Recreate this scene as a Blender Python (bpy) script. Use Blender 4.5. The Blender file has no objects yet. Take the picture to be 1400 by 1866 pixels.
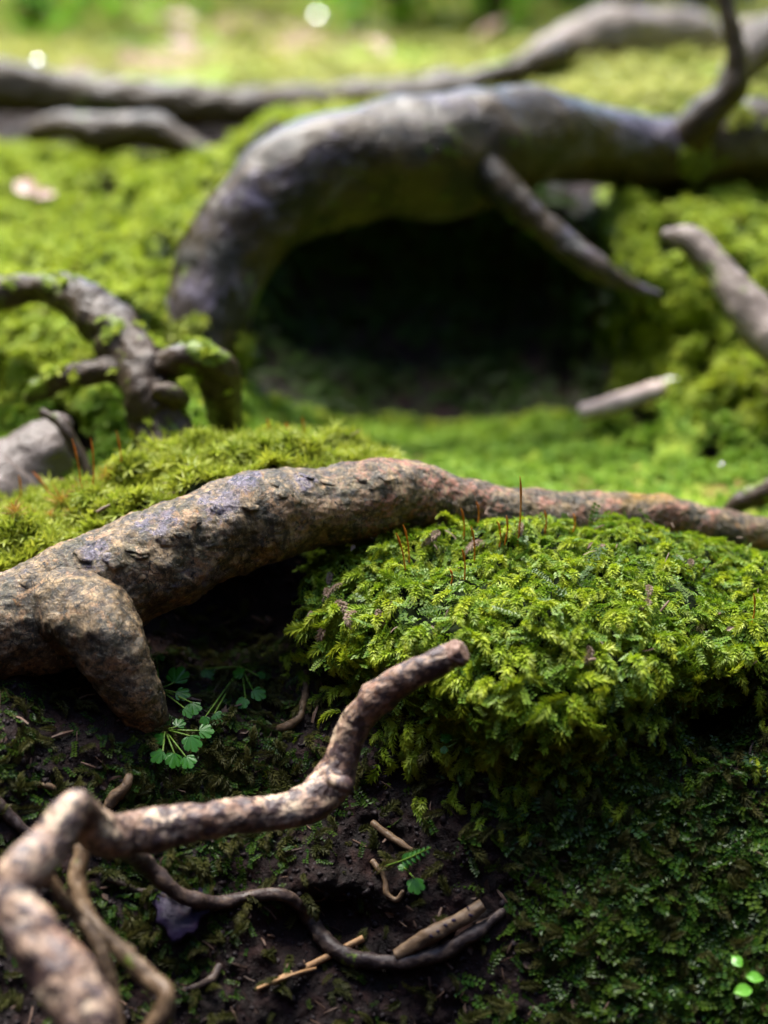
import bpy, math, random
import numpy as np
from mathutils import Matrix, Vector
from mathutils.bvhtree import BVHTree

random.seed(7)
RNG = np.random.default_rng(11)
SC = bpy.context.scene
COL = SC.collection
R_ = math.radians

# ------------------------------------------------------------------ camera
LENS, SENSOR = 60.0, 36.0
FPX = 1866 * LENS / SENSOR * (1400 / 1399.5)      # focal length in photo pixels
PITCH = R_(19.0)
CAM = np.array([0.0, 0.0, 0.60])
FWD = np.array([0, math.cos(PITCH), -math.sin(PITCH)])
UPV = np.array([0, math.sin(PITCH), math.cos(PITCH)])
RGT = np.array([1.0, 0, 0])
cam_d = bpy.data.cameras.new('camera')
cam = bpy.data.objects.new('camera', cam_d)
COL.objects.link(cam)
cam.location = CAM
cam.rotation_euler = (math.pi / 2 - PITCH, 0, 0)
cam_d.lens = LENS
cam_d.sensor_fit = 'VERTICAL'
cam_d.sensor_height = SENSOR
cam_d.sensor_width = 27
cam_d.clip_start = 0.02
cam_d.clip_end = 300
cam_d.dof.use_dof = True
cam_d.dof.focus_distance = 0.862
cam_d.dof.aperture_fstop = 3.1
SC.camera = cam

# ------------------------------------------------------------------ light
SUN_EL, SUN_AZ = R_(65), R_(-22)                  # behind the scene, a little to the left
world = bpy.data.worlds.new('World')
SC.world = world
world.use_nodes = True
wn = world.node_tree
bg = wn.nodes['Background']
sky = wn.nodes.new('ShaderNodeTexSky')
sky.sky_type = 'NISHITA'
sky.sun_disc = False
sky.sun_elevation = SUN_EL
sky.sun_rotation = SUN_AZ
sky.air_density = 1.0
sky.dust_density = 1.0
sky.ozone_density = 1.5
wn.links.new(sky.outputs[0], bg.inputs[0])
bg.inputs[1].default_value = 0.05
sl = bpy.data.lights.new('sun', 'SUN')
sl.energy = 1.5
sl.angle = R_(38)
sl.color = (1.0, 0.95, 0.87)
sun = bpy.data.objects.new('sun', sl)
COL.objects.link(sun)
sd = Vector((math.sin(SUN_AZ) * math.cos(SUN_EL), math.cos(SUN_AZ) * math.cos(SUN_EL), math.sin(SUN_EL)))
sun.rotation_euler = sd.to_track_quat('Z', 'Y').to_euler()
sun.location = sd * 5
vs = SC.view_settings
vs.view_transform = 'Standard'
vs.look = 'None'
vs.gamma = 1.0
vs.use_curve_mapping = False
vs.exposure = 3.8
SC.render.engine = 'CYCLES'
SC.cycles.use_denoising = True
SC.cycles.max_bounces = 6
SC.cycles.transparent_max_bounces = 4
SC.cycles.caustics_reflective = False
SC.cycles.caustics_refractive = False

# ------------------------------------------------------------------ helpers
def at(px, py, Y):
    """point on the photo ray (px,py) at world distance Y"""
    d = FWD + (px - 700) / FPX * RGT - (py - 933) / FPX * UPV
    return CAM + d * (Y / d[1])

def depth(p):
    return float(np.dot(np.asarray(p) - CAM, FWD))

_perm = np.random.default_rng(3).permutation(256)
_perm = np.concatenate([_perm, _perm, _perm])
_grad = np.random.default_rng(4).normal(size=(256, 3))
_grad /= np.linalg.norm(_grad, axis=1)[:, None]

def pn(P, scale, octv=1, seed=0, rough=0.5):
    P = np.asarray(P, float) * scale + seed * 17.31
    out = np.zeros(len(P))
    amp = 1.0
    for o in range(octv):
        i = np.floor(P).astype(int)
        f = P - i
        u = f * f * f * (f * (f * 6 - 15) + 10)
        i &= 255
        r = 0
        for dx in (0, 1):
            wx = u[:, 0] if dx else 1 - u[:, 0]
            for dy in (0, 1):
                wy = u[:, 1] if dy else 1 - u[:, 1]
                for dz in (0, 1):
                    wz = u[:, 2] if dz else 1 - u[:, 2]
                    h = _perm[_perm[_perm[(i[:, 0] + dx) & 255] + ((i[:, 1] + dy) & 255)] + ((i[:, 2] + dz) & 255)]
                    g = _grad[h]
                    r = r + wx * wy * wz * (g[:, 0] * (f[:, 0] - dx) + g[:, 1] * (f[:, 1] - dy) + g[:, 2] * (f[:, 2] - dz))
        out += amp * r * 1.5
        amp *= rough
        P = P * 2.03 + 5.7
    return out

def mesh_data(name, V, F, smooth=True, attrs=None, uv=None):
    """V (n,3); F (m,3) or (m,4) index array"""
    me = bpy.data.meshes.new(name)
    V = np.ascontiguousarray(V, dtype=np.float32)
    F = np.ascontiguousarray(F, dtype=np.int32)
    k = F.shape[1]
    me.vertices.add(len(V))
    me.vertices.foreach_set('co', V.ravel())
    me.loops.add(F.size)
    me.loops.foreach_set('vertex_index', F.ravel())
    me.polygons.add(len(F))
    me.polygons.foreach_set('loop_start', np.arange(0, F.size, k, dtype=np.int32))
    me.polygons.foreach_set('loop_total', np.full(len(F), k, dtype=np.int32))
    me.polygons.foreach_set('use_smooth', np.full(len(F), smooth, dtype=bool))
    for an, av in (attrs or {}).items():
        a = me.attributes.new(an, 'FLOAT', 'POINT')
        a.data.foreach_set('value', np.ascontiguousarray(av, dtype=np.float32))
    if uv is not None:
        u = me.uv_layers.new(name='uv')
        u.data.foreach_set('uv', np.ascontiguousarray(uv[F.ravel()], dtype=np.float32).ravel())
    me.update(calc_edges=True)
    me.validate()
    return me

def link(name, me, mat, parent=None, loc=None):
    o = bpy.data.objects.new(name, me)
    COL.objects.link(o)
    if mat is not None and not me.materials:
        me.materials.append(mat)
    if loc is not None:
        o.location = loc
    if parent is not None:
        o.parent = parent
        w = Vector(parent['_w'])
        o.matrix_parent_inverse = Matrix.Translation(-w)
    return o

def mk(name, V, F, mat, parent=None, smooth=True, attrs=None, uv=None):
    """mesh given in world coordinates, origin moved to the middle of its base"""
    V = np.asarray(V, float)
    c = np.array([V[:, 0].mean(), V[:, 1].mean(), V[:, 2].min()])
    me = mesh_data(name, V - c, F, smooth, attrs, uv)
    o = link(name, me, mat, parent, c)
    o['_w'] = list(c)
    return o

def thing(name, label, cat, loc, group=None):
    o = bpy.data.objects.new(name, None)
    COL.objects.link(o)
    o.empty_display_size = 0.01
    o.location = loc
    o['_w'] = [float(v) for v in loc]
    tag(o, label, cat, group)
    return o

def tag(o, label, cat=None, group=None, kind=None):
    o['label'] = label
    if cat: o['category'] = cat
    if group: o['group'] = group
    if kind: o['kind'] = kind
    return o

def quads(nr, nc, wrap=False):
    r = np.arange(nr - 1)[:, None]
    c = np.arange(nc if wrap else nc - 1)[None, :]
    c2 = (c + 1) % nc
    a = r * nc + c; b = r * nc + c2; d = (r + 1) * nc + c; e = (r + 1) * nc + c2
    return np.stack([a + 0 * c, b + 0 * r, e + 0 * r, d + 0 * c], -1).reshape(-1, 4)

def catmull(P, ts):
    """P (n,k) control points, ts in [0,n-1]"""
    P = np.asarray(P, float)
    n = len(P)
    i = np.clip(np.floor(ts).astype(int), 0, n - 2)
    t = (ts - i)[:, None]
    p1, p2 = P[i], P[i + 1]
    p0 = np.where((i > 0)[:, None], P[np.maximum(i - 1, 0)], 2 * p1 - p2)
    p3 = np.where((i < n - 2)[:, None], P[np.minimum(i + 2, n - 1)], 2 * p2 - p1)
    return 0.5 * (2 * p1 + (p2 - p0) * t + (2 * p0 - 5 * p1 + 4 * p2 - p3) * t * t + (3 * p1 - p0 - 3 * p2 + p3) * t ** 3)

def unit(v):
    return v / np.maximum(np.linalg.norm(v, axis=-1, keepdims=True), 1e-12)

def tube_geo(pts, seg=32, ds=0.0015, disp=(), lump=0.0, lumpscale=25, seed=0, cap0='round', cap1='round', rscale=1.0, world=False, squash=1.0):
    """pts: (px,py,Y,rpx) photo rays, or (x,y,z,r) when world"""
    C = []
    for p in pts:
        if world:
            C.append(p)
        else:
            w = at(p[0], p[1], p[2])
            C.append([*w, p[3] * rscale * depth(w) / FPX])
    C = np.array(C, float)
    tt = np.linspace(0, len(C) - 1, 40 * len(C))
    S = catmull(C, tt)
    L = np.concatenate([[0], np.cumsum(np.linalg.norm(np.diff(S[:, :3], axis=0), axis=1))])
    n = max(6, int(L[-1] / ds))
    tl = np.interp(np.linspace(0, L[-1], n), L, tt)
    S = catmull(C, tl)
    along = np.linspace(0, L[-1], n)
    X, r = S[:, :3], np.maximum(S[:, 3], 1e-4)
    T = unit(np.gradient(X, axis=0))
    Nn = np.zeros_like(X)
    ref = np.array([0, 0, -1.0]) if abs(T[0, 2]) < 0.9 else np.array([0, 1.0, 0])
    v = ref - T[0] * np.dot(ref, T[0])
    Nn[0] = v / np.linalg.norm(v)
    for k in range(1, n):
        v = Nn[k - 1] - T[k] * np.dot(Nn[k - 1], T[k])
        Nn[k] = v / np.linalg.norm(v)
    B = np.cross(T, Nn)
    # caps: extra rings
    rows = []
    def ringset(idx, sgn, kind):
        out = []
        if kind == 'round':
            for a in np.linspace(0.25, 0.98, 6):
                out.append((X[idx] + sgn * T[idx] * r[idx] * 0.8 * math.sin(a * math.pi / 2), r[idx] * math.cos(a * math.pi / 2), idx))
        elif kind == 'cut':
            for a, e in ((0.97, 0.03), (0.93, 0.05), (0.8, 0.05), (0.5, 0.06), (0.25, 0.03), (0.02, 0.02)):
                out.append((X[idx] + sgn * T[idx] * r[idx] * e, r[idx] * a, idx))
        elif kind == 'point':
            out.append((X[idx] + sgn * T[idx] * r[idx] * 1.2, r[idx] * 0.05, idx))
        return out
    c0 = ringset(0, -1, cap0)[::-1]
    c1 = ringset(n - 1, 1, cap1)
    rings = c0 + [(X[k], r[k], k) for k in range(n)] + c1
    ctr = np.array([q[0] for q in rings]); rr = np.array([q[1] for q in rings]); ix = np.array([q[2] for q in rings])
    ang = np.linspace(0, 2 * math.pi, seg, endpoint=False)
    ca, sa = np.cos(ang), np.sin(ang)
    D = Nn[ix][:, None, :] * ca[None, :, None] + B[ix][:, None, :] * sa[None, :, None] * squash
    V = ctr[:, None, :] + D * rr[:, None, None]
    Vf = V.reshape(-1, 3); Df = D.reshape(-1, 3); rf = np.repeat(rr, seg); full = np.repeat(r[ix], seg)
    off = np.zeros(len(Vf))
    if lump:
        off += full * lump * pn(Vf, lumpscale, 3, seed)
    for (amp, sc, oc, ridge) in disp:
        q = pn(Vf, sc, oc, seed + 3)
        if ridge: q = 0.6 - 2 * np.abs(q)
        off += amp * q
    w = np.clip(rf / np.maximum(full, 1e-9), 0.15, 1)
    Vf = Vf + Df * (off * w)[:, None]
    uv = np.stack([np.repeat(along[ix], seg), np.tile(ang / (2 * math.pi), len(rings))], -1)
    return Vf, quads(len(rings), seg, True), uv

def tube(name, pts, mat, parent=None, **kw):
    V, F, uv = tube_geo(pts, **kw)
    return mk(name, V, F, mat, parent, uv=uv)

def loft(rowkeys, nper, ncol, lo=None, hi=None):
    """rows of (px,py,Y) key lists, each spanning its own px range -> (R,C,3) grid"""
    ctl = []
    a = np.linspace(0, 1, ncol)
    for row in rowkeys:
        row = np.array(row, float)
        px = row[0, 0] + (row[-1, 0] - row[0, 0]) * a
        ctl.append(np.stack([px, np.interp(px, row[:, 0], row[:, 1]), np.interp(px, row[:, 0], row[:, 2])], -1))
    ctl = np.array(ctl)
    for _ in range(max(2, ncol // 40)):       # soften the kinks of the linear interpolation across
        ctl[:, 1:-1] = 0.25 * ctl[:, :-2] + 0.5 * ctl[:, 1:-1] + 0.25 * ctl[:, 2:]
    n = len(ctl)
    ts = np.linspace(0, n - 1, (n - 1) * nper + 1)
    G = catmull(ctl.reshape(n, -1), ts).reshape(len(ts), ncol, 3)
    f = G.reshape(-1, 3)
    d = FWD[None] + ((f[:, 0] - 700) / FPX)[:, None] * RGT - ((f[:, 1] - 933) / FPX)[:, None] * UPV
    return (CAM + d * (f[:, 2] / d[:, 1])[:, None]).reshape(G.shape)

def grid_normals(G):
    du = np.gradient(G, axis=1); dv = np.gradient(G, axis=0)
    return unit(np.cross(du, dv))

def sample(V, F, n, weight=None, rng=RNG):
    """area weighted points and normals on a quad mesh"""
    a, b, c, d = (V[F[:, k]] for k in range(4))
    nr = np.cross(c - a, d - b)
    ar = np.linalg.norm(nr, axis=1) * 0.5
    if weight is not None: ar = ar * weight
    i = rng.choice(len(F), n, p=ar / ar.sum())
    s, t = rng.random(n)[:, None], rng.random(n)[:, None]
    P = (a[i] * (1 - s) + b[i] * s) * (1 - t) + (d[i] * (1 - s) + c[i] * s) * t
    return P, unit(nr[i])

def frames(N, Fd):
    """rotation matrices with z=N and x close to Fd"""
    X = unit(Fd - N * np.sum(Fd * N, 1, keepdims=True))
    Yv = np.cross(N, X)
    return np.stack([X, Yv, N], -1)

def scatter_mesh(temps, P, M, S, tint=None, rng=RNG):
    """join copies of triangle templates (V,F,tip); returns V,F,attrs"""
    Vs, Fs, Ts, Ps = [], [], [], []
    which = rng.integers(0, len(temps), len(P))
    if tint is None: tint = rng.random(len(P))
    base = 0
    for k, (tv, tf, tip) in enumerate(temps):
        sel = np.where(which == k)[0]
        if not len(sel): continue
        W = np.einsum('nij,vj->nvi', M[sel], tv) * S[sel][:, None, None] + P[sel][:, None, :]
        F = tf[None] + (np.arange(len(sel)) * len(tv))[:, None, None] + base
        base += len(sel) * len(tv)
        Vs.append(W.reshape(-1, 3)); Fs.append(F.reshape(-1, 3))
        Ts.append(np.repeat(tint[sel], len(tv))); Ps.append(np.tile(tip, len(sel)))
    return np.concatenate(Vs), np.concatenate(Fs), {'tint': np.concatenate(Ts), 'tip': np.concatenate(Ps)}

def stuff(name, temps, P, M, S, mat, label, cat=None, parent=None, tint=None):
    V, F, at_ = scatter_mesh(temps, P, M, S, tint)
    o = mk(name, V, F, mat, parent, smooth=False, attrs=at_)
    o['kind'] = 'stuff'
    o['label'] = label
    if cat: o['category'] = cat
    return o

# ------------------------------------------------------------------ materials
class NT:
    def __init__(s, name):
        s.m = bpy.data.materials.new(name); s.m.use_nodes = True
        s.t = s.m.node_tree; s.p = s.t.nodes['Principled BSDF']; s.out = s.t.nodes['Material Output']
        s.pos = s.t.nodes.new('ShaderNodeNewGeometry').outputs['Position']
    def n(s, ty, **kw):
        nd = s.t.nodes.new('ShaderNode' + ty)
        for k, v in kw.items(): setattr(nd, k, v)
        return nd
    def put(s, sock, v):
        if hasattr(v, 'is_output'): s.t.links.new(v, sock)
        else:
            if isinstance(v, tuple) and len(v) == 3 and sock.type == 'RGBA': v = (*v, 1)
            sock.default_value = v
    def noise(s, scale, detail=4, rough=0.55, dist=0.0, vec=None, off=0):
        nd = s.n('TexNoise')
        v = vec if vec is not None else s.pos
        if off:
            ad = s.n('VectorMath', operation='ADD'); s.put(ad.inputs[0], v); ad.inputs[1].default_value = (off, off * 1.7, -off); v = ad.outputs[0]
        s.put(nd.inputs['Vector'], v)
        nd.inputs['Scale'].default_value = scale; nd.inputs['Detail'].default_value = detail
        nd.inputs['Roughness'].default_value = rough; nd.inputs['Distortion'].default_value = dist
        return nd.outputs['Fac']
    def voro(s, scale, feat='F1', vec=None):
        nd = s.n('TexVoronoi', feature=feat); s.put(nd.inputs['Vector'], vec if vec is not None else s.pos)
        nd.inputs['Scale'].default_value = scale
        return nd.outputs['Distance']
    def ramp(s, fac, stops):
        nd = s.n('ValToRGB'); s.put(nd.inputs[0], fac)
        el = nd.color_ramp.elements
        while len(el) < len(stops): el.new(0.5)
        for e, (p, c) in zip(el, stops):
            e.position = p; e.color = (c, c, c, 1) if isinstance(c, (int, float)) else (*c, 1)
        return nd.outputs[0]
    def mask(s, fac, lo, hi):
        nd = s.n('MapRange'); nd.interpolation_type = 'SMOOTHSTEP'
        s.put(nd.inputs[0], fac); nd.inputs[1].default_value = lo; nd.inputs[2].default_value = hi
        return nd.outputs[0]
    def math(s, op, a, b=0.0):
        nd = s.n('Math', operation=op); s.put(nd.inputs[0], a); s.put(nd.inputs[1], b)
        return nd.outputs[0]
    def mix(s, fac, a, b):
        nd = s.n('Mix', data_type='RGBA'); s.put(nd.inputs[0], fac); s.put(nd.inputs[6], a); s.put(nd.inputs[7], b)
        return nd.outputs[2]
    def attr(s, name):
        return s.n('Attribute', attribute_name=name).outputs['Fac']
    def bump(s, h, strength=0.5, dist=0.001, prev=None):
        nd = s.n('Bump'); s.put(nd.inputs['Height'], h)
        nd.inputs['Strength'].default_value = strength; nd.inputs['Distance'].default_value = dist
        if prev is not None: s.put(nd.inputs['Normal'], prev)
        return nd.outputs[0]
    def xyz(s):
        nd = s.n('SeparateXYZ'); s.put(nd.inputs[0], s.pos); return nd.outputs

def leaf_mat(name, c0, c1, c2, tipc, rough=0.5, trans=0.35, spec=0.28, tipamt=0.6):
    m = NT(name)
    oi = m.n('ObjectInfo').outputs['Random']
    v = m.math('FRACT', m.math('ADD', oi, m.attr('tint')))
    c = m.ramp(v, [(0.0, c0), (0.5, c1), (1.0, c2)])
    c = m.mix(m.mask(m.noise(35, 3), 0.42, 0.62), c, m.mix(0.5, c, c0))
    c = m.mix(m.math('MULTIPLY', m.attr('tip'), tipamt), c, tipc)
    m.put(m.p.inputs['Base Color'], c)
    m.p.inputs['Roughness'].default_value = rough
    m.p.inputs['Specular IOR Level'].default_value = spec
    tr = m.n('BsdfTranslucent'); m.put(tr.inputs[0], c)
    mx = m.n('MixShader'); mx.inputs[0].default_value = trans
    m.t.links.new(m.p.outputs[0], mx.inputs[1]); m.t.links.new(tr.outputs[0], mx.inputs[2])
    m.t.links.new(mx.outputs[0], m.out.inputs[0])
    return m.m

MOSS = leaf_mat('frond_moss', (0.09, 0.175, 0.006), (0.20, 0.29, 0.009), (0.30, 0.35, 0.014), (0.46, 0.48, 0.04))
MOSS_Y = leaf_mat('yellow_moss', (0.13, 0.20, 0.010), (0.22, 0.28, 0.014), (0.31, 0.34, 0.025), (0.42, 0.42, 0.07))
MOSS_BG = leaf_mat('carpet_moss', (0.14, 0.225, 0.010), (0.25, 0.33, 0.015), (0.36, 0.405, 0.025), (0.42, 0.45, 0.06), rough=0.6, spec=.2)
MOSS_FLOOR = leaf_mat('floor_moss', (0.08, 0.19, 0.010), (0.14, 0.28, 0.014), (0.23, 0.33, 0.022), (0.3, 0.38, 0.05), rough=0.6, spec=.2)
MOSS_FAR = leaf_mat('pale_moss', (0.22, 0.25, 0.04), (0.36, 0.37, 0.08), (0.46, 0.44, 0.14), (0.5, 0.5, 0.18), rough=0.6, spec=.2)
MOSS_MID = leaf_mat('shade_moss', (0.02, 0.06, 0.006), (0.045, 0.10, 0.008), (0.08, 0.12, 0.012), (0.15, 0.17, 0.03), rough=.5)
MOSS_LIV = leaf_mat('liverwort', (0.008, 0.035, 0.003), (0.022, 0.070, 0.005), (0.05, 0.085, 0.006), (0.11, 0.15, 0.02), rough=0.35, spec=.2)
MOSS_UNDER = leaf_mat('under_moss', (0.05, 0.12, 0.006), (0.09, 0.18, 0.008), (0.14, 0.22, 0.010), (0.24, 0.28, 0.03))
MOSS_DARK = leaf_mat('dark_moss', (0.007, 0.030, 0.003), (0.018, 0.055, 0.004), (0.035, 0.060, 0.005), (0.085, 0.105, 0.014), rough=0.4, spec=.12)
MOSS_OLIVE = leaf_mat('olive_moss', (0.018, 0.024, 0.005), (0.035, 0.038, 0.008), (0.055, 0.052, 0.014), (0.13, 0.115, 0.03), rough=0.5, spec=.1)
DEAD = leaf_mat('dead_frond', (0.16, 0.11, 0.07), (0.22, 0.15, 0.11), (0.28, 0.19, 0.14), (0.34, 0.25, 0.2), rough=0.6)
GOLD = leaf_mat('golden_tuft', (0.16, 0.075, 0.010), (0.24, 0.13, 0.014), (0.30, 0.20, 0.02), (0.40, 0.30, 0.05), rough=0.5)
HERB = leaf_mat('herb_leaf', (0.014, 0.085, 0.004), (0.022, 0.115, 0.006), (0.035, 0.14, 0.008), (0.05, 0.16, 0.012), rough=0.35, spec=0.25)
SHRUB = leaf_mat('shrub_leaf', (0.08, 0.26, 0.010), (0.15, 0.36, 0.014), (0.24, 0.42, 0.03), (0.3, 0.45, 0.05), rough=0.4, trans=0.55)

def ground_mat():
    m = NT('forest_ground')
    mo = m.attr('moss')
    n1 = m.noise(90, 6, 0.65); n2 = m.noise(14, 4)
    soil = m.ramp(n1, [(0.36, (0.0035, 0.002, 0.0018)), (0.52, (0.010, 0.0048, 0.0044)), (0.66, (0.027, 0.013, 0.011))])
    moss = m.ramp(m.noise(220, 5, 0.7), [(0.36, (0.05, 0.10, 0.008)), (0.52, (0.17, 0.24, 0.014)), (0.68, (0.31, 0.35, 0.04))])
    moss = m.mix(m.mask(n2, 0.5, 0.68), moss, m.ramp(m.noise(160, 4), [(0.35, (0.10, 0.07, 0.02)), (0.65, (0.22, 0.20, 0.03))]))
    litter = m.ramp(m.noise(7, 5, 0.6, off=3), [(0.3, (0.08, 0.05, 0.03)), (0.6, (0.24, 0.15, 0.10)), (0.8, (0.34, 0.26, 0.2))])
    fac = m.mask(m.math('ADD', m.math('MULTIPLY', m.math('SUBTRACT', m.noise(45, 5, 0.6, off=7), 0.5), 1.4), mo), 0.38, 0.62)
    c = m.mix(fac, soil, moss)
    lm = m.math('MULTIPLY', m.attr('litter'), m.mask(m.noise(4.5, 4, 0.6, off=11), 0.44, 0.56))
    c = m.mix(lm, c, litter)
    m.put(m.p.inputs['Base Color'], c)
    m.put(m.p.inputs['Roughness'], m.ramp(n1, [(0.3, 0.45), (0.7, 0.85)]))
    m.p.inputs['Specular IOR Level'].default_value = 0.12
    b = m.bump(m.noise(400, 6, 0.7), 0.9, 0.002)
    b = m.bump(m.noise(120, 4, 0.6), 0.8, 0.005, b)
    m.put(m.p.inputs['Normal'], b)
    return m.m
GROUND = ground_mat()

def bark_main():
    m = NT('mottled_wet_bark')
    x, y, z = m.xyz()
    uv = m.n('UVMap', uv_map='uv').outputs[0]
    mp = m.n('Mapping'); m.put(mp.inputs[0], uv); mp.inputs['Scale'].default_value = (420, 9, 1)
    streak = m.noise(1.0, 5, 0.65, 0.5, vec=mp.outputs[0])
    n1 = m.noise(120, 9, 0.72, 0.5); n2 = m.noise(30, 6, 0.65, 0.8); n3 = m.noise(480, 5, 0.7)
    base = m.ramp(n1, [(0.36, (0.016, 0.012, 0.007)), (0.45, (0.075, 0.053, 0.027)), (0.53, (0.19, 0.132, 0.07)), (0.63, (0.40, 0.285, 0.16))])
    grey = m.ramp(m.noise(170, 8, 0.75, 0.3, off=2), [(0.38, (0.0121, 0.0118, 0.0066)), (0.50, (0.0529, 0.0456, 0.0254)), (0.64, (0.1891, 0.1530, 0.0966))])
    c = m.mix(m.mask(n2, 0.52, 0.59), base, grey)
    c = m.mix(m.math('MULTIPLY', m.mask(streak, 0.52, 0.60), 0.6), c, (0.0454, 0.0208, 0.0117))
    # olive algae
    c = m.mix(m.math('MULTIPLY', m.mask(m.noise(38, 7, 0.7, off=17), 0.53, 0.62), 0.6), c, m.ramp(n3, [(0.4, (0.0227, 0.0228, 0.0051)), (0.6, (0.0832, 0.0749, 0.0178))]))
    # pink crust lichen on the middle and right of the stem
    pk = m.math('MULTIPLY', m.mask(m.noise(46, 9, 0.75, 0.4, off=5), 0.50, 0.545), m.mask(x, -0.045, 0.01))
    c = m.mix(m.math('MULTIPLY', pk, m.mask(m.noise(300, 6, 0.75, off=1), 0.42, 0.50)), c, m.ramp(n3, [(0.35, (0.1967, 0.0716, 0.0458)), (0.65, (0.3933, 0.1823, 0.1220))]))
    # buff flakes on the left half, ochre flecks
    bf = m.math('MULTIPLY', m.mask(m.noise(70, 8, 0.75, 0.6, off=9), 0.54, 0.58), m.mask(x, 0.02, -0.04))
    c = m.mix(m.math('MULTIPLY', bf, 0.9), c, m.ramp(n3, [(0.35, (0.1891, 0.1009, 0.0458)), (0.65, (0.3933, 0.2409, 0.1220))]))
    oc = m.mask(m.noise(44, 8, 0.75, 0.5, off=13), 0.615, 0.65)
    c = m.mix(m.math('MULTIPLY', oc, 0.9), c, m.ramp(n3, [(0.4, (0.1513, 0.0553, 0.0041)), (0.6, (0.3479, 0.1562, 0.0102))]))
    # violet wet film, sky sheen painted into its colour, with spots along the top
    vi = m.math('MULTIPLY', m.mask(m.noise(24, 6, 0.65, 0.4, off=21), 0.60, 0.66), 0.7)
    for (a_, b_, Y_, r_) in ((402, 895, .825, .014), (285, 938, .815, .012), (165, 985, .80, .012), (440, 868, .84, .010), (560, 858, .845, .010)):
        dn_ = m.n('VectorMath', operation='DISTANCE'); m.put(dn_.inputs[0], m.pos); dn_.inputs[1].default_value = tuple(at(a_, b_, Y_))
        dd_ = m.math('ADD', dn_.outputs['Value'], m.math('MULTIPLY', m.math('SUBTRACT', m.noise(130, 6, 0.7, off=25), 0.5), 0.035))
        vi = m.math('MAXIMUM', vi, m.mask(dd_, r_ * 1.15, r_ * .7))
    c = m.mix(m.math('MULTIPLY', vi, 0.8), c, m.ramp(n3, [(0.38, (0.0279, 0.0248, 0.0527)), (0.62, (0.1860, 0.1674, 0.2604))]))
    yl = m.math('MULTIPLY', m.mask(x, 0.125, 0.15), m.math('MULTIPLY', m.mask(x, 0.205, 0.175), m.mask(m.noise(60, 6, 0.7, off=4), 0.42, 0.55)))
    c = m.mix(m.math('MULTIPLY', yl, m.mask(z, 0.282, 0.292)), c, (0.3177, 0.1758, 0.0102))
    c = m.mix(m.mask(m.noise(210, 7, 0.75, off=6), 0.575, 0.615), c, (0.0090, 0.0071, 0.0051))
    wv = m.n('TexNoise'); m.put(wv.inputs['Vector'], m.pos); wv.inputs['Scale'].default_value = 60; wv.inputs['Detail'].default_value = 5
    wa = m.n('VectorMath', operation='MULTIPLY_ADD'); m.put(wa.inputs[0], wv.outputs['Color']); wa.inputs[1].default_value = (.022, .022, .022); m.put(wa.inputs[2], m.pos)
    crack = m.voro(150, 'DISTANCE_TO_EDGE', wa.outputs[0])
    ck = m.math('MULTIPLY', m.mask(crack, 0.07, 0.01), m.mask(m.noise(40, 4, off=35), 0.45, 0.58))
    fl = m.mask(m.noise(430, 6, 0.75, off=37), 0.575, 0.62)
    c = m.mix(m.math('MULTIPLY', fl, 0.8), c, (0.40, 0.31, 0.21))
    c = m.mix(m.math('MULTIPLY', ck, 0.85), c, (0.010, 0.008, 0.006))
    ov = m.n('Mix', data_type='RGBA', blend_type='MULTIPLY'); ov.inputs[0].default_value = 1.0
    m.put(ov.inputs[6], c); m.put(ov.inputs[7], m.ramp(m.noise(260, 7, 0.75, off=31), [(0.38, 0.30), (0.5, (1.0, .95, .86)), (0.62, (1.0, .97, .9))])); c = ov.outputs[2]
    m.put(m.p.inputs['Base Color'], c)
    m.put(m.p.inputs['Roughness'], m.mix(vi, m.ramp(n1, [(0.40, 0.30), (0.60, 0.55)]), (0.25, 0.25, 0.25)))
    m.p.inputs['Specular IOR Level'].default_value = 0.38
    b = m.bump(n3, 0.9, 0.0012)
    b = m.bump(ck, -0.8, 0.0012, b)
    b = m.bump(n1, 1.0, 0.0028, b)
    b = m.bump(streak, 0.45, 0.0012, b)
    m.put(m.p.inputs['Normal'], b)
    return m.m

def bark_branch():
    m = NT('spotted_branch_bark')
    n1 = m.noise(150, 6, 0.65, 0.3); n2 = m.noise(60, 5, 0.6, 0.5); n3 = m.noise(500, 3, 0.6)
    c = m.ramp(n2, [(0.36, (0.1507, 0.0803, 0.0495)), (0.5, (0.2712, 0.1742, 0.1146)), (0.62, (0.4219, 0.3147, 0.2106))])
    c = m.mix(m.math('MULTIPLY', m.mask(m.noise(45, 5, 0.6, off=3), 0.54, 0.66), 0.75), c, (0.1451, 0.0496, 0.0206))
    c = m.mix(m.math('MULTIPLY', m.mask(n1, 0.495, 0.53), 0.95), c, (0.0363, 0.0178, 0.0184))
    c = m.mix(m.math('MULTIPLY', m.mask(m.noise(330, 4, 0.6, off=8), 0.54, 0.59), 0.75), c, (0.0251, 0.0139, 0.0138))
    m.put(m.p.inputs['Base Color'], c)
    m.put(m.p.inputs['Roughness'], m.ramp(n1, [(0.4, 0.55), (0.65, 0.35)]))
    m.p.inputs['Specular IOR Level'].default_value = 0.5
    uv = m.n('UVMap', uv_map='uv').outputs[0]
    mp = m.n('Mapping'); m.put(mp.inputs[0], uv); mp.inputs['Scale'].default_value = (70, 26, 1)
    fib = m.noise(1.0, 6, 0.7, 0.3, vec=mp.outputs[0])
    c = m.mix(m.math('MULTIPLY', m.mask(fib, 0.52, 0.62), 0.55), c, (0.0450, 0.0240, 0.0207))
    m.put(m.p.inputs['Base Color'], c)
    b = m.bump(n3, 0.5, 0.0008); b = m.bump(n1, 0.7, 0.0018, b); b = m.bump(fib, 0.6, 0.0012, b)
    m.put(m.p.inputs['Normal'], b)
    return m.m

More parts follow.
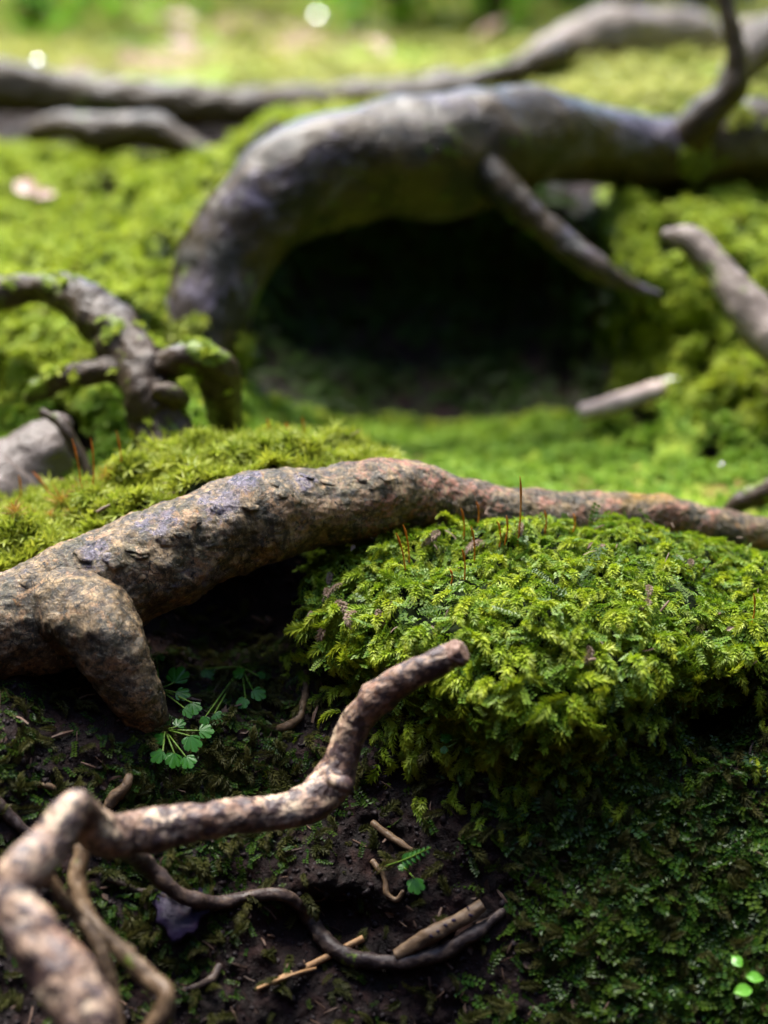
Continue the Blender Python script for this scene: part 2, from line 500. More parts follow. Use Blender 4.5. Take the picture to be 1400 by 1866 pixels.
def bark_plain(name, c0, c1, c2, moss=0.0, rough=0.5, sc=1.0, spec=0.2, violet=0.0):
    m = NT(name)
    n1 = m.noise(55 * sc, 6, 0.65, 0.5); n2 = m.noise(20 * sc, 4, 0.6)
    c = m.ramp(n1, [(0.3, c0), (0.5, c1), (0.72, c2)])
    c = m.mix(m.math('MULTIPLY', m.mask(n2, 0.52, 0.66), 0.6), c, m.mix(0.5, c0, c1))
    if violet:  # lavender sheen put into the colour in random patches
        c = m.mix(m.math('MULTIPLY', m.mask(m.noise(16, 5, 0.65, 0.5, off=19), 0.5, 0.62), violet), c, m.ramp(m.noise(120, 5, 0.7), [(0.35, (0.05, 0.04, 0.07)), (0.65, (0.19, 0.16, 0.25))]))
        c = m.mix(m.mask(m.noise(24, 6, 0.7, 0.4, off=23), 0.53, 0.6), c, (0.014, 0.012, 0.008))
    if moss:
        c = m.mix(m.math('MULTIPLY', m.mask(m.noise(28 * sc, 5, 0.65, off=3), 0.66 - 0.2 * moss, 0.72 - 0.2 * moss), 0.9), c, (0.11, 0.16, 0.015))
    m.put(m.p.inputs['Base Color'], c)
    m.put(m.p.inputs['Roughness'], m.ramp(n2, [(0.35, rough), (0.65, rough * 0.6)]))
    m.p.inputs['Specular IOR Level'].default_value = spec
    b = m.bump(m.noise(240 * sc, 5, 0.65), 0.6, 0.0015 / sc); b = m.bump(n1, 0.7, 0.004 / sc, b)
    m.put(m.p.inputs['Normal'], b)
    return m.m

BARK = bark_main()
BRANCH = bark_branch()
BARK_ARCH = bark_plain('smooth_grey_bark', (0.0115, 0.0075, 0.0036), (0.0345, 0.0225, 0.0108), (0.0759, 0.0500, 0.0264), 0.2, 0.42, 0.6, 0.24, 0.5)
BARK_PALE = bark_plain('pale_grey_bark', (0.0898, 0.0686, 0.0539), (0.1870, 0.1442, 0.1203), (0.2992, 0.2334, 0.2027), 0.1, 0.5, 0.5)
BARK_BACK = bark_plain('brown_grey_bark', (0.0169, 0.0111, 0.0058), (0.0450, 0.0292, 0.0165), (0.0825, 0.0556, 0.0329), 0.25, 0.5, 0.5)
BARK_GNARL = bark_plain('violet_grey_bark', (0.0158, 0.0103, 0.0065), (0.0378, 0.0245, 0.0159), (0.0692, 0.0467, 0.0324), 0.6, 0.5, 0.9)
BARK_THIN = bark_plain('thin_dark_bark', (0.0143, 0.0097, 0.0097), (0.0423, 0.0292, 0.0260), (0.1235, 0.0845, 0.0585), 0.1, 0.45, 3)
BARK_TWIG = bark_plain('buff_twig_bark', (0.0483, 0.0301, 0.0190), (0.1180, 0.0741, 0.0418), (0.1930, 0.1297, 0.0722), 0.1, 0.5, 3)
STRAW = bark_plain('straw', (0.2340, 0.1235, 0.0520), (0.3120, 0.1755, 0.0780), (0.3770, 0.2470, 0.1300), 0, 0.45, 3)
STICKW = bark_plain('pale_stick_wood', (0.4387, 0.3169, 0.2803), (0.5850, 0.4387, 0.3900), (0.7312, 0.5850, 0.5120), 0, 0.4, 2)
CUTW = bark_plain('cut_wood', (0.7859, 0.7352, 0.6845), (0.8500, 0.8500, 0.7985), (0.8500, 0.8500, 0.8500), 0, 0.5, 2)
CUTB = bark_plain('weathered_cut', (0.0650, 0.0325, 0.0260), (0.1690, 0.0975, 0.0715), (0.2730, 0.1950, 0.1560), 0, 0.6, 4)
STONE = bark_plain('grey_stone', (0.0478, 0.0373, 0.0309), (0.0875, 0.0691, 0.0600), (0.1312, 0.1026, 0.0909), 0.15, 0.5, 0.6)
SLATE = bark_plain('dark_violet_chip', (0.006, 0.004, 0.012), (0.014, 0.009, 0.028), (0.035, 0.018, 0.03), 0, 0.45, 3, .12)
CAPS = bark_plain('orange_stalk', (0.38, 0.08, 0.012), (0.52, 0.15, 0.018), (0.62, 0.26, 0.03), 0, 0.35, 3)
LITTER = bark_plain('fallen_leaf', (0.1540, 0.0770, 0.0490), (0.2520, 0.1400, 0.1050), (0.3500, 0.2310, 0.1960), 0, 0.35, 1.5)
TRUNKM = bark_plain('tree_bark', (0.0120, 0.0102, 0.0078), (0.0300, 0.0252, 0.0204), (0.0600, 0.0510, 0.0420), 0.2, 0.7, 0.3)
STEMG = bark_plain('green_stem', (0.05, 0.10, 0.012), (0.09, 0.16, 0.02), (0.13, 0.20, 0.03), 0, 0.4, 3)
def water_mat():
    m = NT('water_drop')
    m.p.inputs['Base Color'].default_value = (1, 1, 1, 1)
    m.p.inputs['Roughness'].default_value = 0.03
    m.p.inputs['IOR'].default_value = 1.33
    m.p.inputs['Transmission Weight'].default_value = 1.0
    return m.m
WATER = water_mat()

# ------------------------------------------------------------------ ground: one sheet, from an added light-blocking rise behind the camera to the horizon
KX = np.array([-7000, -2200, -900, -400, -150, -50, 0, 50, 100, 150, 200, 250, 300, 350, 400, 450, 500, 550, 600, 650, 700, 750, 800, 850, 900, 950, 1000, 1050, 1100,
               1150, 1200, 1250, 1300, 1350, 1400, 1450, 1550, 1800, 2300, 3600, 8400], float)
def row(keys):
    k = np.array(keys, float)
    return np.array([at(px, np.interp(px, k[:, 0], k[:, 1]), np.interp(px, k[:, 0], k[:, 2])) for px in KX])
def wrow(y, z, half=1.0):
    return np.array([[(px - 700) / FPX * half, y, z] for px in KX])
ctl = [
    wrow(-9, 5.2, 6), wrow(-3.2, 4.0, 3), wrow(-1.7, 2.3, 1.6), wrow(-1.15, .85, 1.2), wrow(-.85, 0.08, 0.95), wrow(0.25, 0.02, 0.8), wrow(0.52, 0.05, 0.75),  # first rows: unseen embankment added behind the camera to block low sky
    row([(0, 1980, .645), (700, 1980, .66), (1400, 1980, .655)]),
    row([(0, 1850, .67), (700, 1850, .69), (1400, 1850, .685)]),
    row([(0, 1650, .705), (350, 1650, .715), (700, 1650, .725), (1000, 1650, .715), (1400, 1650, .71)]),
    row([(0, 1450, .735), (250, 1450, .75), (500, 1450, .77), (700, 1450, .76), (900, 1450, .745), (1400, 1450, .745)]),
    row([(0, 1300, .755), (300, 1300, .79), (500, 1300, .81), (700, 1300, .785), (900, 1300, .765), (1100, 1300, .76), (1400, 1300, .765)]),
    row([(0, 1150, .82), (200, 1150, .85), (400, 1150, .88), (550, 1150, .86), (700, 1150, .81), (900, 1150, .79), (1100, 1150, .79), (1400, 1150, .80)]),
    row([(0, 1070, .88), (200, 1040, .90), (400, 1000, .915), (600, 970, .91), (700, 1030, .87), (1100, 1030, .86), (1400, 1050, .88)]),
    row([(0, 975, .92), (200, 915, .93), (400, 860, .94), (550, 845, .95), (700, 895, 1.0), (900, 928, 1.0), (1100, 935, 1.0), (1400, 960, 1.0)]),
    row([(0, 880, 1.0), (200, 835, 1.02), (400, 805, 1.05), (550, 800, 1.1), (700, 830, 1.15), (900, 850, 1.12), (1100, 860, 1.12), (1400, 870, 1.08)]),
    row([(0, 770, 1.06), (200, 740, 1.07), (400, 740, 1.12), (550, 760, 1.2), (600, 780, 1.28), (700, 785, 1.33), (900, 785, 1.33), (1050, 770, 1.27), (1200, 770, 1.17), (1300, 770, 1.14), (1400, 800, 1.12)]),
    row([(0, 640, 1.11), (200, 620, 1.12), (400, 650, 1.16), (430, 645, 1.28), (540, 640, 1.40), (700, 640, 1.43), (900, 640, 1.43), (1050, 640, 1.40), (1160, 640, 1.32), (1240, 620, 1.23), (1400, 640, 1.18)]),
    row([(0, 530, 1.2), (200, 520, 1.2), (350, 520, 1.22), (440, 500, 1.34), (530, 490, 1.46), (700, 480, 1.49), (900, 480, 1.49), (1000, 500, 1.46), (1080, 520, 1.36), (1150, 510, 1.27), (1220, 490, 1.24), (1400, 480, 1.24)]),
    row([(0, 400, 1.42), (200, 390, 1.42), (350, 350, 1.36), (500, 300, 1.42), (700, 300, 1.44), (900, 310, 1.43), (1050, 390, 1.36), (1150, 375, 1.33), (1300, 365, 1.36), (1400, 400, 1.34)]),
    row([(0, 275, 1.65), (200, 285, 1.62), (350, 310, 1.55), (500, 225, 1.47), (900, 215, 1.48), (1050, 305, 1.48), (1400, 310, 1.5)]),
    row([(0, 305, 1.86), (400, 310, 1.84), (520, 215, 1.75), (700, 205, 1.75), (1000, 190, 1.70), (1100, 190, 1.58), (1400, 190, 1.58)]),
    row([(0, 188, 1.98), (450, 192, 1.96), (700, 170, 1.88), (1000, 145, 1.85), (1150, 130, 1.8), (1400, 130, 1.8)]),
    row([(0, 150, 2.1), (700, 150, 2.05), (1000, 140, 2.05), (1150, 110, 2.0), (1400, 110, 2.0)]),
    row([(0, 95, 2.5), (700, 95, 2.5), (1400, 90, 2.5)]),
    wrow(3.4, 0.475, 3.4), wrow(5.5, 0.53, 6), wrow(12, 0.6, 20), wrow(40, 0.8, 60), wrow(150, 1.5, 200)]
ctl = np.array(ctl)
rise = np.maximum(0, np.abs(ctl[:, :, 0]) - (.38 * np.maximum(ctl[:, :, 1], .6) + .15))  # sides raised out of view, added to keep low sky light out
ctl[:, :, 2] += 1.5 * np.minimum(rise, 2.2)
nrow = [3, 5, 5, 6, 6, 8, 10, 22, 34, 34, 30, 30, 24, 24, 22, 22, 24, 24, 24, 20, 14, 14, 12, 12, 20, 14, 8, 6, 4]
ts = np.concatenate([np.linspace(i, i + 1, n, endpoint=False) for i, n in enumerate(nrow)] + [[len(ctl) - 1]])
g1 = catmull(ctl.reshape(len(ctl), -1), ts).reshape(len(ts), len(KX), 3)
ncx = []
for i in range(len(KX) - 1):
    inside = KX[i] >= -60 and KX[i + 1] <= 1460
    ncx.append(12 if inside else 6)
tc = np.concatenate([np.linspace(i, i + 1, n, endpoint=False) for i, n in enumerate(ncx)] + [[len(KX) - 1]])
G = catmull(g1.transpose(1, 0, 2).reshape(len(KX), -1), tc).reshape(len(tc), len(ts), 3).transpose(1, 0, 2)
GN = grid_normals(G)
flat = G.reshape(-1, 3)
rowt = np.repeat(ts, len(tc)) - 4      # rows counted from the foot of the near side
pxs = np.tile(catmull(KX[:, None], tc)[:, 0], len(ts))
scale_d = np.clip((flat[:, 1]) / 0.9, 0.6, 6)
amp = np.interp(rowt, [-4, -1, 0, 2, 4, 9, 10, 12, 13, 16, 18, 20.5, 25], [.1, .03, 0.004, .006, .007, .006, .006, .008, .013, .008, .009, .02, .1])
amp = np.where((rowt > 12) & (rowt < 15.6) & (pxs > 450) & (pxs < 1020), .006, amp)
disp = amp * pn(flat, 22, 4, 1) + 0.35 * amp * pn(flat, 95, 3, 2) + 0.6 * amp * np.maximum(pn(flat, 45, 2, 9), 0)
pit = np.clip((-pn(flat, 26, 3, 19) - .16) / .2, 0, 1) * ((rowt > 11.2) & (rowt < 15.9) & ((pxs < 460) | (pxs > 1120)))
flat = flat + GN.reshape(-1, 3) * (disp - .022 * pit)[:, None]
# the burrow at the right of the bank, and the recess under the main root
def screen(p):
    q = p - CAM
    d = q @ FWD
    return 700 + q[:, 0] / d * FPX, 933 - (q @ UPV) / d * FPX
sx, sy = screen(flat)
front = (rowt > 3.5) & (rowt < 9.2)
wob = 1 + 0.35 * pn(flat, 30, 2, 5)
hole = np.exp(-(((sx - 1312) / 72) ** 2 + ((sy - 1315) / 62) ** 2) ** 2 / wob) * front
flat[:, 1] += 0.13 * hole
flat[:, 2] -= 0.03 * hole
rec = np.exp(-((sx - 420) / 150) ** 2 - ((sy - 1120) / 70) ** 2) * front
flat[:, 1] += 0.03 * rec
rec2 = np.exp(-((sx - 90) / 110) ** 2 - ((sy - 1275) / 45) ** 2) * front
flat[:, 1] += 0.05 * rec2
hole3 = np.exp(-((sx - 600) / 90) ** 2 - ((sy - 1700) / 50) ** 2) * front
flat[:, 1] += 0.025 * hole3
# how mossy each part of the ground is
nm = pn(flat, 9, 3, 6)
moss = np.interp(rowt, [0, 3, 6, 9, 9.8, 11, 12, 12.6, 14.2, 14.6, 24], [.1, .08, .06, .06, .95, .95, .9, .5, .6, .95, .95])
side = np.interp(pxs, [-200, 400, 470, 1060, 1180, 1800], [1, 1, 0, 0, 1, 1])
wall = (rowt > 12.1) & (rowt < 15.9)
moss = np.where(wall, 0.12 + 0.80 * side, moss)
moss = moss - .6 * pit
moss = np.where((rowt > 16.4) & (rowt < 18.4) & (pxs < 480), .1, moss)
right = np.interp(pxs, [800, 1050, 1400], [0, 1, 1]) * ((rowt > 3.5) & (rowt < 8.5))
left = np.interp(pxs, [100, 250, 520, 620], [.3, 1, 1, 0]) * np.exp(-((rowt - 5.9) / 0.9) ** 2)
mossy = np.clip(np.where(rowt < 9.5, moss + .12 + .36 * right + .3 * left + .55 * nm, moss), 0, 1.2)     # where leaves grow on the bank
moss = np.clip(moss + 0.10 * right + 0.2 * left + 0.25 * nm, 0, 1.2)
litter = np.interp(rowt, [0, 18.5, 19.5, 25], [0, 0, 1, 1])
GF = quads(len(ts), len(tc))
ground = mk('ground', flat, GF, GROUND, attrs={'moss': moss, 'litter': litter})
tag(ground, 'dark earth bank rising to mossy forest floor', kind='structure')
# nearest visible-from-camera look-up
near_sel = (rowt[GF[:, 0]] > 2)
BV = BVHTree.FromPolygons([tuple(v) for v in flat], [tuple(int(q) for q in f) for f in GF[near_sel]])
def hit(px, py, lift=0.0):
    d = Vector(FWD + (px - 700) / FPX * RGT - (py - 933) / FPX * UPV).normalized()
    h = BV.ray_cast(Vector(CAM), d)
    p = h[0] - d * lift
    n = h[1]
    if n.dot(d) > 0: n = -n
    return np.array(p), np.array(n)
def onground(pts, lift=1.0, smooth=0):
    """(px,py,rpx[,extra lift in m]) -> (px,py,Y,r) resting on the ground"""
    out = []
    for p in pts:
        q, n = hit(p[0], p[1])
        r = p[2] * depth(q) / FPX
        q2 = q + (CAM - q) / np.linalg.norm(CAM - q) * (r * lift + (p[3] if len(p) > 3 else 0))
        out.append([p[0], p[1], q2[1], p[2]])
    for _ in range(smooth):
        ys = [o_[2] for o_ in out]
        for k in range(1, len(out) - 1): out[k][2] = (ys[k - 1] + 2 * ys[k] + ys[k + 1]) / 4
    return out

# ------------------------------------------------------------------ leaf templates (triangles)
def tri_template(leaves):
    """leaves: list of (base, dirn, up, length, width, curl, tipvalue)"""
    V, F, T = [], [], []
    for b, d, u, l, w, curl, tv in leaves:
        b = np.asarray(b, float); d = unit(np.asarray(d, float)); u = np.asarray(u, float)
        s = unit(np.cross(u, d)); u = np.cross(d, s)
        k = len(V)
        V += [b, b + d * l * .45 + s * w * .5 + u * w * .12, b + d * l - u * curl * l, b + d * l * .45 - s * w * .5 + u * w * .12, b + d * l * .5 - u * (w * .12 + curl * l * .1)]
        F += [(k, k + 4, k + 1), (k + 1, k + 4, k + 2), (k, k + 3, k + 4), (k + 4, k + 3, k + 2)]
        T += [0.0, 0.45 * tv, tv, 0.45 * tv, 0.6 * tv]
    return np.array(V), np.array(F), np.array(T)

def frond(seed, a0=0.6, a1=-1.2, n=26, bend=0.3, wid=0.16):
    """arched feather shoot of unit length along +x, drooping at the end"""
    r = random.Random(seed)
    pos = np.zeros(3); L = []
    yaw = 0
    for i in range(n):
        t = i / (n - 1)
        a = a0 + (a1 - a0) * t ** 1.1
        yaw += r.uniform(-.05, .05) + bend / n
        d = np.array([math.cos(a) * math.cos(yaw), math.cos(a) * math.sin(yaw), math.sin(a)])
        up = np.array([-math.sin(a) * math.cos(yaw), -math.sin(a) * math.sin(yaw), math.cos(a)])
        s = np.cross(up, d)
        l = wid * (0.45 + 0.75 * math.sin(math.pi * min(1, 0.2 + t * 0.74))) * r.uniform(.8, 1.2)
        sp = 1.0 - 0.6 * t ** 2
        for sg in (-1, 1):
            for e in ((0.0, 0.95) if i % 2 else (0.45, 1.3)):
                dd = d * (1.15 - 0.45 * sp) + s * sg * sp * math.cos(e) + up * sp * math.sin(e) * 0.75
                jit = np.array([r.uniform(-.12, .12) for _ in range(3)])
                L.append((pos, dd + jit, up + s * sg * -0.3, l, l * r.uniform(.26, .36), 0.18, min(1, (0.1 + 0.9 * t) * r.uniform(.2, 1.3))))
        pos = pos + d / n
    return tri_template(L)

def star(seed, n=14, droop=0.2, el=0.7, wid=0.2, two=True):
    r = random.Random(seed); L = []
    for i in range(n):
        a = i * 2.4 + r.uniform(-.2, .2)
        e = el * (0.35 + 1.1 * i / n) + r.uniform(-.15, .15)
        d = (math.cos(a) * math.cos(e), math.sin(a) * math.cos(e), math.sin(e))
        L.append(((0, 0, 0.25 * i / n), d, (0, 0, 1), r.uniform(.6, 1), wid * r.uniform(.8, 1.2), droop, r.uniform(.3, 1)))
    return tri_template(L)

def sprig(seed, n=7):
    """small leafy creeping shoot: round leaves in two rows"""
    r = random.Random(seed); L = []; p = np.zeros(3); a = 0
    for i in range(n):
        a += r.uniform(-.3, .3)
        d = np.array([math.cos(a), math.sin(a), r.uniform(-.1, .25)])
        for sg in (-1, 1):
            L.append((p, np.array([d[0] * .4 - d[1] * sg, d[1] * .4 + d[0] * sg, r.uniform(0, .5)]), (0, 0, 1), r.uniform(.16, .26), r.uniform(.13, .2), .15, r.uniform(0, .8)))
        p = p + d / n
    return tri_template(L)

FRONDS = [frond(i, a0, a1, 14, bd, w * .78) for i, (a0, a1, bd, w) in enumerate(
    [(.7, -1.3, .3, .25), (.5, -1.0, -.5, .27), (.9, -1.5, .5, .24), (.4, -1.4, -.2, .28), (.8, -.9, .2, .25), (.6, -1.6, -.4, .22), (1.0, -.8, .1, .26)])]
STARS = [star(i, 18, dr, el, w * .7) for i, (dr, el, w) in enumerate([(.2, .7, .2), (.35, .5, .24), (.1, .9, .16), (.3, .8, .28)])]
SPRIGS = [sprig(i, n) for i, n in enumerate([6, 7, 8, 5])]
TUFTS = [star(20 + i, 7, dr, el, w) for i, (dr, el, w) in enumerate([(.3, .5, .4), (.2, .7, .35), (.4, .4, .45)])]

def template_mesh(name, t, mat):
    me = mesh_data(name, t[0], t[1], False, {'tint': np.zeros(len(t[0])), 'tip': t[2]})
    me.materials.append(mat)
    return me

def place_parts(name, meshes, P, M, S, parent):
    w = Vector(parent['_w'])
    inv = Matrix.Translation(-w)
    for k in range(len(P)):
        o = bpy.data.objects.new(name, meshes[k % len(meshes)])
        COL.objects.link(o)
        o.parent = parent
        o.matrix_parent_inverse = inv
        m3 = Matrix(M[k].tolist()).to_4x4()
        o.matrix_basis = Matrix.Translation(Vector(P[k])) @ m3 @ Matrix.Scale(float(S[k]), 4)

def tangent_dirs(P, N, aim, spread, rng=RNG):
    """directions in the tangent plane: mix of downhill and aim, turned at random"""
    dn = np.array([0, 0, -1.0]) - N * (-N[:, 2:3])
    f = unit(dn * 1.0 + np.asarray(aim) * 0.6)
    f = unit(f - N * np.sum(f * N, 1, keepdims=True))
    b = np.cross(N, f)
    a = rng.normal(0, spread, len(P))[:, None]
    return unit(f * np.cos(a) + b * np.sin(a))

# ------------------------------------------------------------------ roots and branches
# the main root across the middle
mr = thing('main_root', 'thick mottled wet root arching across the middle above the dark bank', 'root', at(200, 1150, .83))
fine = ((.0012, 60, 3, False), (.0003, 130, 4, True), (.0005, 300, 3, False))
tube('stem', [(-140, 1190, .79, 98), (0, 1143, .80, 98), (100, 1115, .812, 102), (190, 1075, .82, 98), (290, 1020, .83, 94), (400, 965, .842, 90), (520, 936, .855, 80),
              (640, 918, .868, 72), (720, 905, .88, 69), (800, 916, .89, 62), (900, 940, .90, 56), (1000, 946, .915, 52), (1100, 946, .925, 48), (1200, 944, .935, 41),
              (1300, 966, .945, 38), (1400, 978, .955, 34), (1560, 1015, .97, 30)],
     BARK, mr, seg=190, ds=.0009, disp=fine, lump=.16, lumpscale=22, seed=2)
tube('side_root', [(50, 1110, .825, 56), (100, 1105, .806, 74), (155, 1122, .792, 82), (196, 1172, .782, 68), (226, 1228, .778, 54), (250, 1275, .778, 44), (274, 1318, .785, 32), (292, 1362, .80, 22)],
     BARK, mr, seg=120, ds=.0009, disp=fine, lump=.14, lumpscale=26, seed=5)
# loose scales of bark on the upper side
def chip(name, p, n, size, mat, parent, seed, thick=.0012):
    r = random.Random(seed); k = 14
    n = unit(np.asarray(n, float)); t = unit(np.cross(n, [0.3, 0.1, 1.0])); b = np.cross(n, t)
    V = []; ph = r.uniform(0, 6)
    prof = [1 + .25 * math.sin(2 * a + ph) + .12 * math.sin(5 * a + 2 * ph) + r.uniform(-.08, .08) for a in np.linspace(0, 2 * math.pi, k, endpoint=False)]
    asp = r.uniform(.45, .7)
    for rad, h in ((1, 0), (.97, thick), (.55, thick * 1.35), (.02, thick * 1.4)):
        for j in range(k):
            a = 2 * math.pi * j / k
            V.append(p + (t * math.cos(a) + b * math.sin(a) * asp) * size * rad * prof[j] + n * (h - thick * .3))
    return mk(name, np.array(V), quads(4, k, True), mat, parent)
stem_o = [o for o in mr.children if o.name.startswith('stem')][0]
def bv_of(o):
    w = o.matrix_basis.translation
    vs_ = [tuple(v.co + w) for v in o.data.vertices]
    return BVHTree.FromPolygons(vs_, [tuple(p.vertices) for p in o.data.polygons])
BVR = bv_of(stem_o)
def hit_bv(bv, px, py):
    d = Vector(FWD + (px - 700) / FPX * RGT - (py - 933) / FPX * UPV).normalized()
    h = bv.ray_cast(Vector(CAM), d)
    return (np.array(h[0]), np.array(h[1])) if h[0] is not None else (None, None)
for k, (px, py, s) in enumerate([(205, 1022, 20), (245, 1000, 22), (255, 1012, 16), (300, 985, 18), (350, 950, 20), (330, 975, 12), (505, 880, 14), (520, 900, 16), (395, 930, 14), (600, 880, 14),
                                 (655, 870, 13), (150, 1010, 22), (60, 1060, 24), (95, 1090, 18), (700, 870, 12), (130, 1060, 16), (560, 868, 12), (460, 925, 14)]):
    p, n = hit_bv(BVR, px, py)
    if p is not None: chip('bark_scale', p, n, s * depth(p) / FPX, BARK, mr, 50 + k, .0005)

# foreground branch
fb = thing('fallen_branch', 'crooked spotted buff branch zigzagging out of focus across the lower left', 'branch', at(165, 1880, .545))
bd = ((.0010, 70, 4, False), (.0004, 260, 3, False))
tube('limb', [(832, 1192, .728, 25), (790, 1208, .73, 28), (730, 1242, .733, 30), (675, 1284, .735, 31), (640, 1330, .735, 31), (620, 1385, .731, 33), (606, 1420, .727, 41), (575, 1458, .72, 42), (535, 1474, .712, 37),
              (480, 1483, .705, 36), (420, 1489, .695, 38), (330, 1503, .68, 38), (250, 1518, .668, 40), (195, 1524, .655, 42), (162, 1498, .645, 38), (142, 1464, .632, 32), (122, 1490, .622, 36), (88, 1545, .612, 41), (45, 1588, .60, 46), (22, 1632, .592, 50),
              (58, 1695, .582, 56), (110, 1765, .572, 60), (148, 1825, .563, 60), (165, 1900, .555, 62), (170, 2000, .55, 62)],
     BRANCH, fb, seg=96, ds=.0011, rscale=.92, disp=bd, lump=.16, lumpscale=34, seed=8, cap0='cut')
tube('knot', [(606, 1422, .712, 15), (626, 1430, .709, 16), (638, 1440, .711, 8)], BRANCH, fb, seg=40, ds=.001, disp=bd, lump=.1, seed=9)
tube('broken_end', [(828, 1193, .728, 22), (838, 1189, .7275, 23), (845, 1186, .727, 17)], CUTB, fb, seg=40, ds=.0006, disp=((.0015, 200, 3, True),), seed=4, cap1='cut')

tw = thing('forked_twig', 'two thin pale twigs crossing beside the blurred branch at lower left', 'twig', at(270, 1870, .60))
kwt = dict(seg=24, ds=.0012, disp=((.0007, 120, 3, False),), lump=.25, lumpscale=70)
tube('twig_stem', [(148, 1550, .665, 15), (142, 1610, .655, 17), (158, 1665, .645, 16), (190, 1705, .635, 16), (235, 1745, .625, 17), (275, 1785, .615, 18), (304, 1812, .608, 18), (298, 1842, .604, 18), (272, 1885, .60, 17), (250, 1930, .60, 16)], BARK_TWIG, tw, seed=11, **kwt)
tube('side_twig', [(88, 1598, .625, 11), (115, 1640, .625, 13), (145, 1672, .628, 13), (172, 1705, .622, 13), (190, 1755, .615, 14), (205, 1810, .61, 14), (215, 1880, .60, 14)], BARK_TWIG, tw, seed=12, **kwt)

o = tube('thin_root', [(215, 1545, .672, 16)] + onground([(262, 1572, 17, .02), (305, 1612, 17, .012), (350, 1640, 15, .006), (400, 1645, 13), (455, 1633, 12), (505, 1630, 12), (540, 1645, 13), (565, 1675, 14), (590, 1712, 15), (628, 1742, 17), (680, 1752, 14), (740, 1752, 14),
              (800, 1738, 14), (845, 1715, 13), (882, 1690, 12), (915, 1662, 9)]), BARK_THIN, seed=13, **kwt)
tag(o, 'thin dark root winding in an S along the foot of the bank', 'root')
rt = thing('rotten_twig', 'short straight tan twig with dark pits above the winding thin root', 'twig', hit(800, 1700)[0])
pts = onground([(722, 1740, 12, .004), (770, 1714, 14, .004), (820, 1687, 15, .004), (880, 1650, 13, .005)])
tw_o = tube('twig_stem', pts, BARK_TWIG, rt, seed=14, cap0='cut', cap1='cut', **kwt)
BVT = bv_of(tw_o)
for k, (px, py) in enumerate([(798, 1697), (812, 1686), (827, 1677), (853, 1655), (858, 1668), (786, 1706)]):
    p, n = hit_bv(BVT, px, py)
    if p is not None: chip('pit', p, n, .0011, SLATE, rt, k, .0004)
o = tube('straw', onground([(498, 1791, 6.5, .003), (580, 1752, 6.5, .001), (662, 1710, 6.5, .003)]), STRAW, seg=14, ds=.001, disp=((.0002, 90, 2, False),), cap0='cut', cap1='cut', seed=3)
tag(o, 'straight orange tan straw stalk lying behind the thin root', 'straw')
o = tube('straw', onground([(470, 1802, 3.5, .003), (530, 1778, 3.5, .003), (575, 1765, 3, .003)]), STRAW, seg=12, ds=.001, disp=((.0002, 90, 2, False),), seed=6)
tag(o, 'short thin straw just under the straight orange straw stalk', 'straw')

for k, (nm_, pts, mat, lab) in enumerate([
    ('rootlet', [(558, 1225, 5), (556, 1262, 6), (548, 1298, 7), (528, 1322, 8), (500, 1330, 5)], BARK_TWIG, 'slender hanging rootlet in the dark between main root and moss mound'),
    ('rootlet', [(195, 1470, 9), (212, 1450, 11), (228, 1434, 9), (236, 1415, 7)], BARK_TWIG, 'short knobbly pale rootlet just above the elbow of the fallen branch'),
    ('rootlet', [(-20, 1455, 14), (15, 1485, 12), (45, 1512, 10), (62, 1525, 8)], BARK_THIN, 'small violet grey rootlet at the left edge above the fallen branch'),
    ('rootlet', [(60, 1432, 4), (85, 1432, 5), (112, 1442, 4)], BARK_TWIG, 'tiny straight pale twiglet in dark moss at far left'),
    ('rootlet', [(165, 1588, 5), (205, 1605, 6), (250, 1622, 7), (305, 1636, 6)], BARK_THIN, 'thin violet rootlet ending at the dark flat chip'),
    ('rootlet', [(400, 1760, 6), (385, 1785, 7), (352, 1800, 6), (320, 1806, 4)], BARK_THIN, 'small curved dark rootlet on the soil below the dark flat chip'),
    ('rootlet', [(680, 1570, 5), (700, 1600, 5), (706, 1630, 5), (722, 1640, 4), (735, 1625, 4)], BARK_TWIG, 'tiny hooked grey rootlet on the bank above the tan pitted twig'),
    ('rootlet', [(680, 1500, 6), (705, 1520, 7), (735, 1540, 6), (752, 1550, 4)], BARK_TWIG, 'short mossy grey rootlet on the bank above the small fern leaf'),
]):
    o = tube(nm_, onground(pts), mat, seed=30 + k, seg=16, ds=.0011, disp=((.0006, 150, 3, False),), lump=.3, lumpscale=90)
    tag(o, lab, 'rootlet')

# flat dark chip
V = []; kq = 26
cp, cn = hit(330, 1668)
rch = random.Random(5)
prof = [1 + .12 * math.sin(3 * a) + .1 * math.sin(7 * a + 1) + rch.uniform(-.05, .05) for a in np.linspace(0, 2 * math.pi, kq, endpoint=False)]
nrm = unit(np.array([0.05, -.45, .9])); tx = unit(np.cross([0, 1, 0], nrm)); ty = np.cross(nrm, tx)
for rad, h in ((.02, -.0045), (.8, -.0045), (.97, -.003), (1.0, 0), (.95, .0012), (.5, .002), (.02, .0018)):
    for j in range(kq):
        a = 2 * math.pi * j / kq
        V.append(cp + nrm * (h + .004) + (tx * math.cos(a) * .0128 + ty * math.sin(a) * .0140) * rad * prof[j])
o = mk('bark_chip', np.array(V)[::-1], quads(7, kq, True), SLATE)
tag(o, 'flat dark violet bark chip under the winding thin root', 'bark chip')

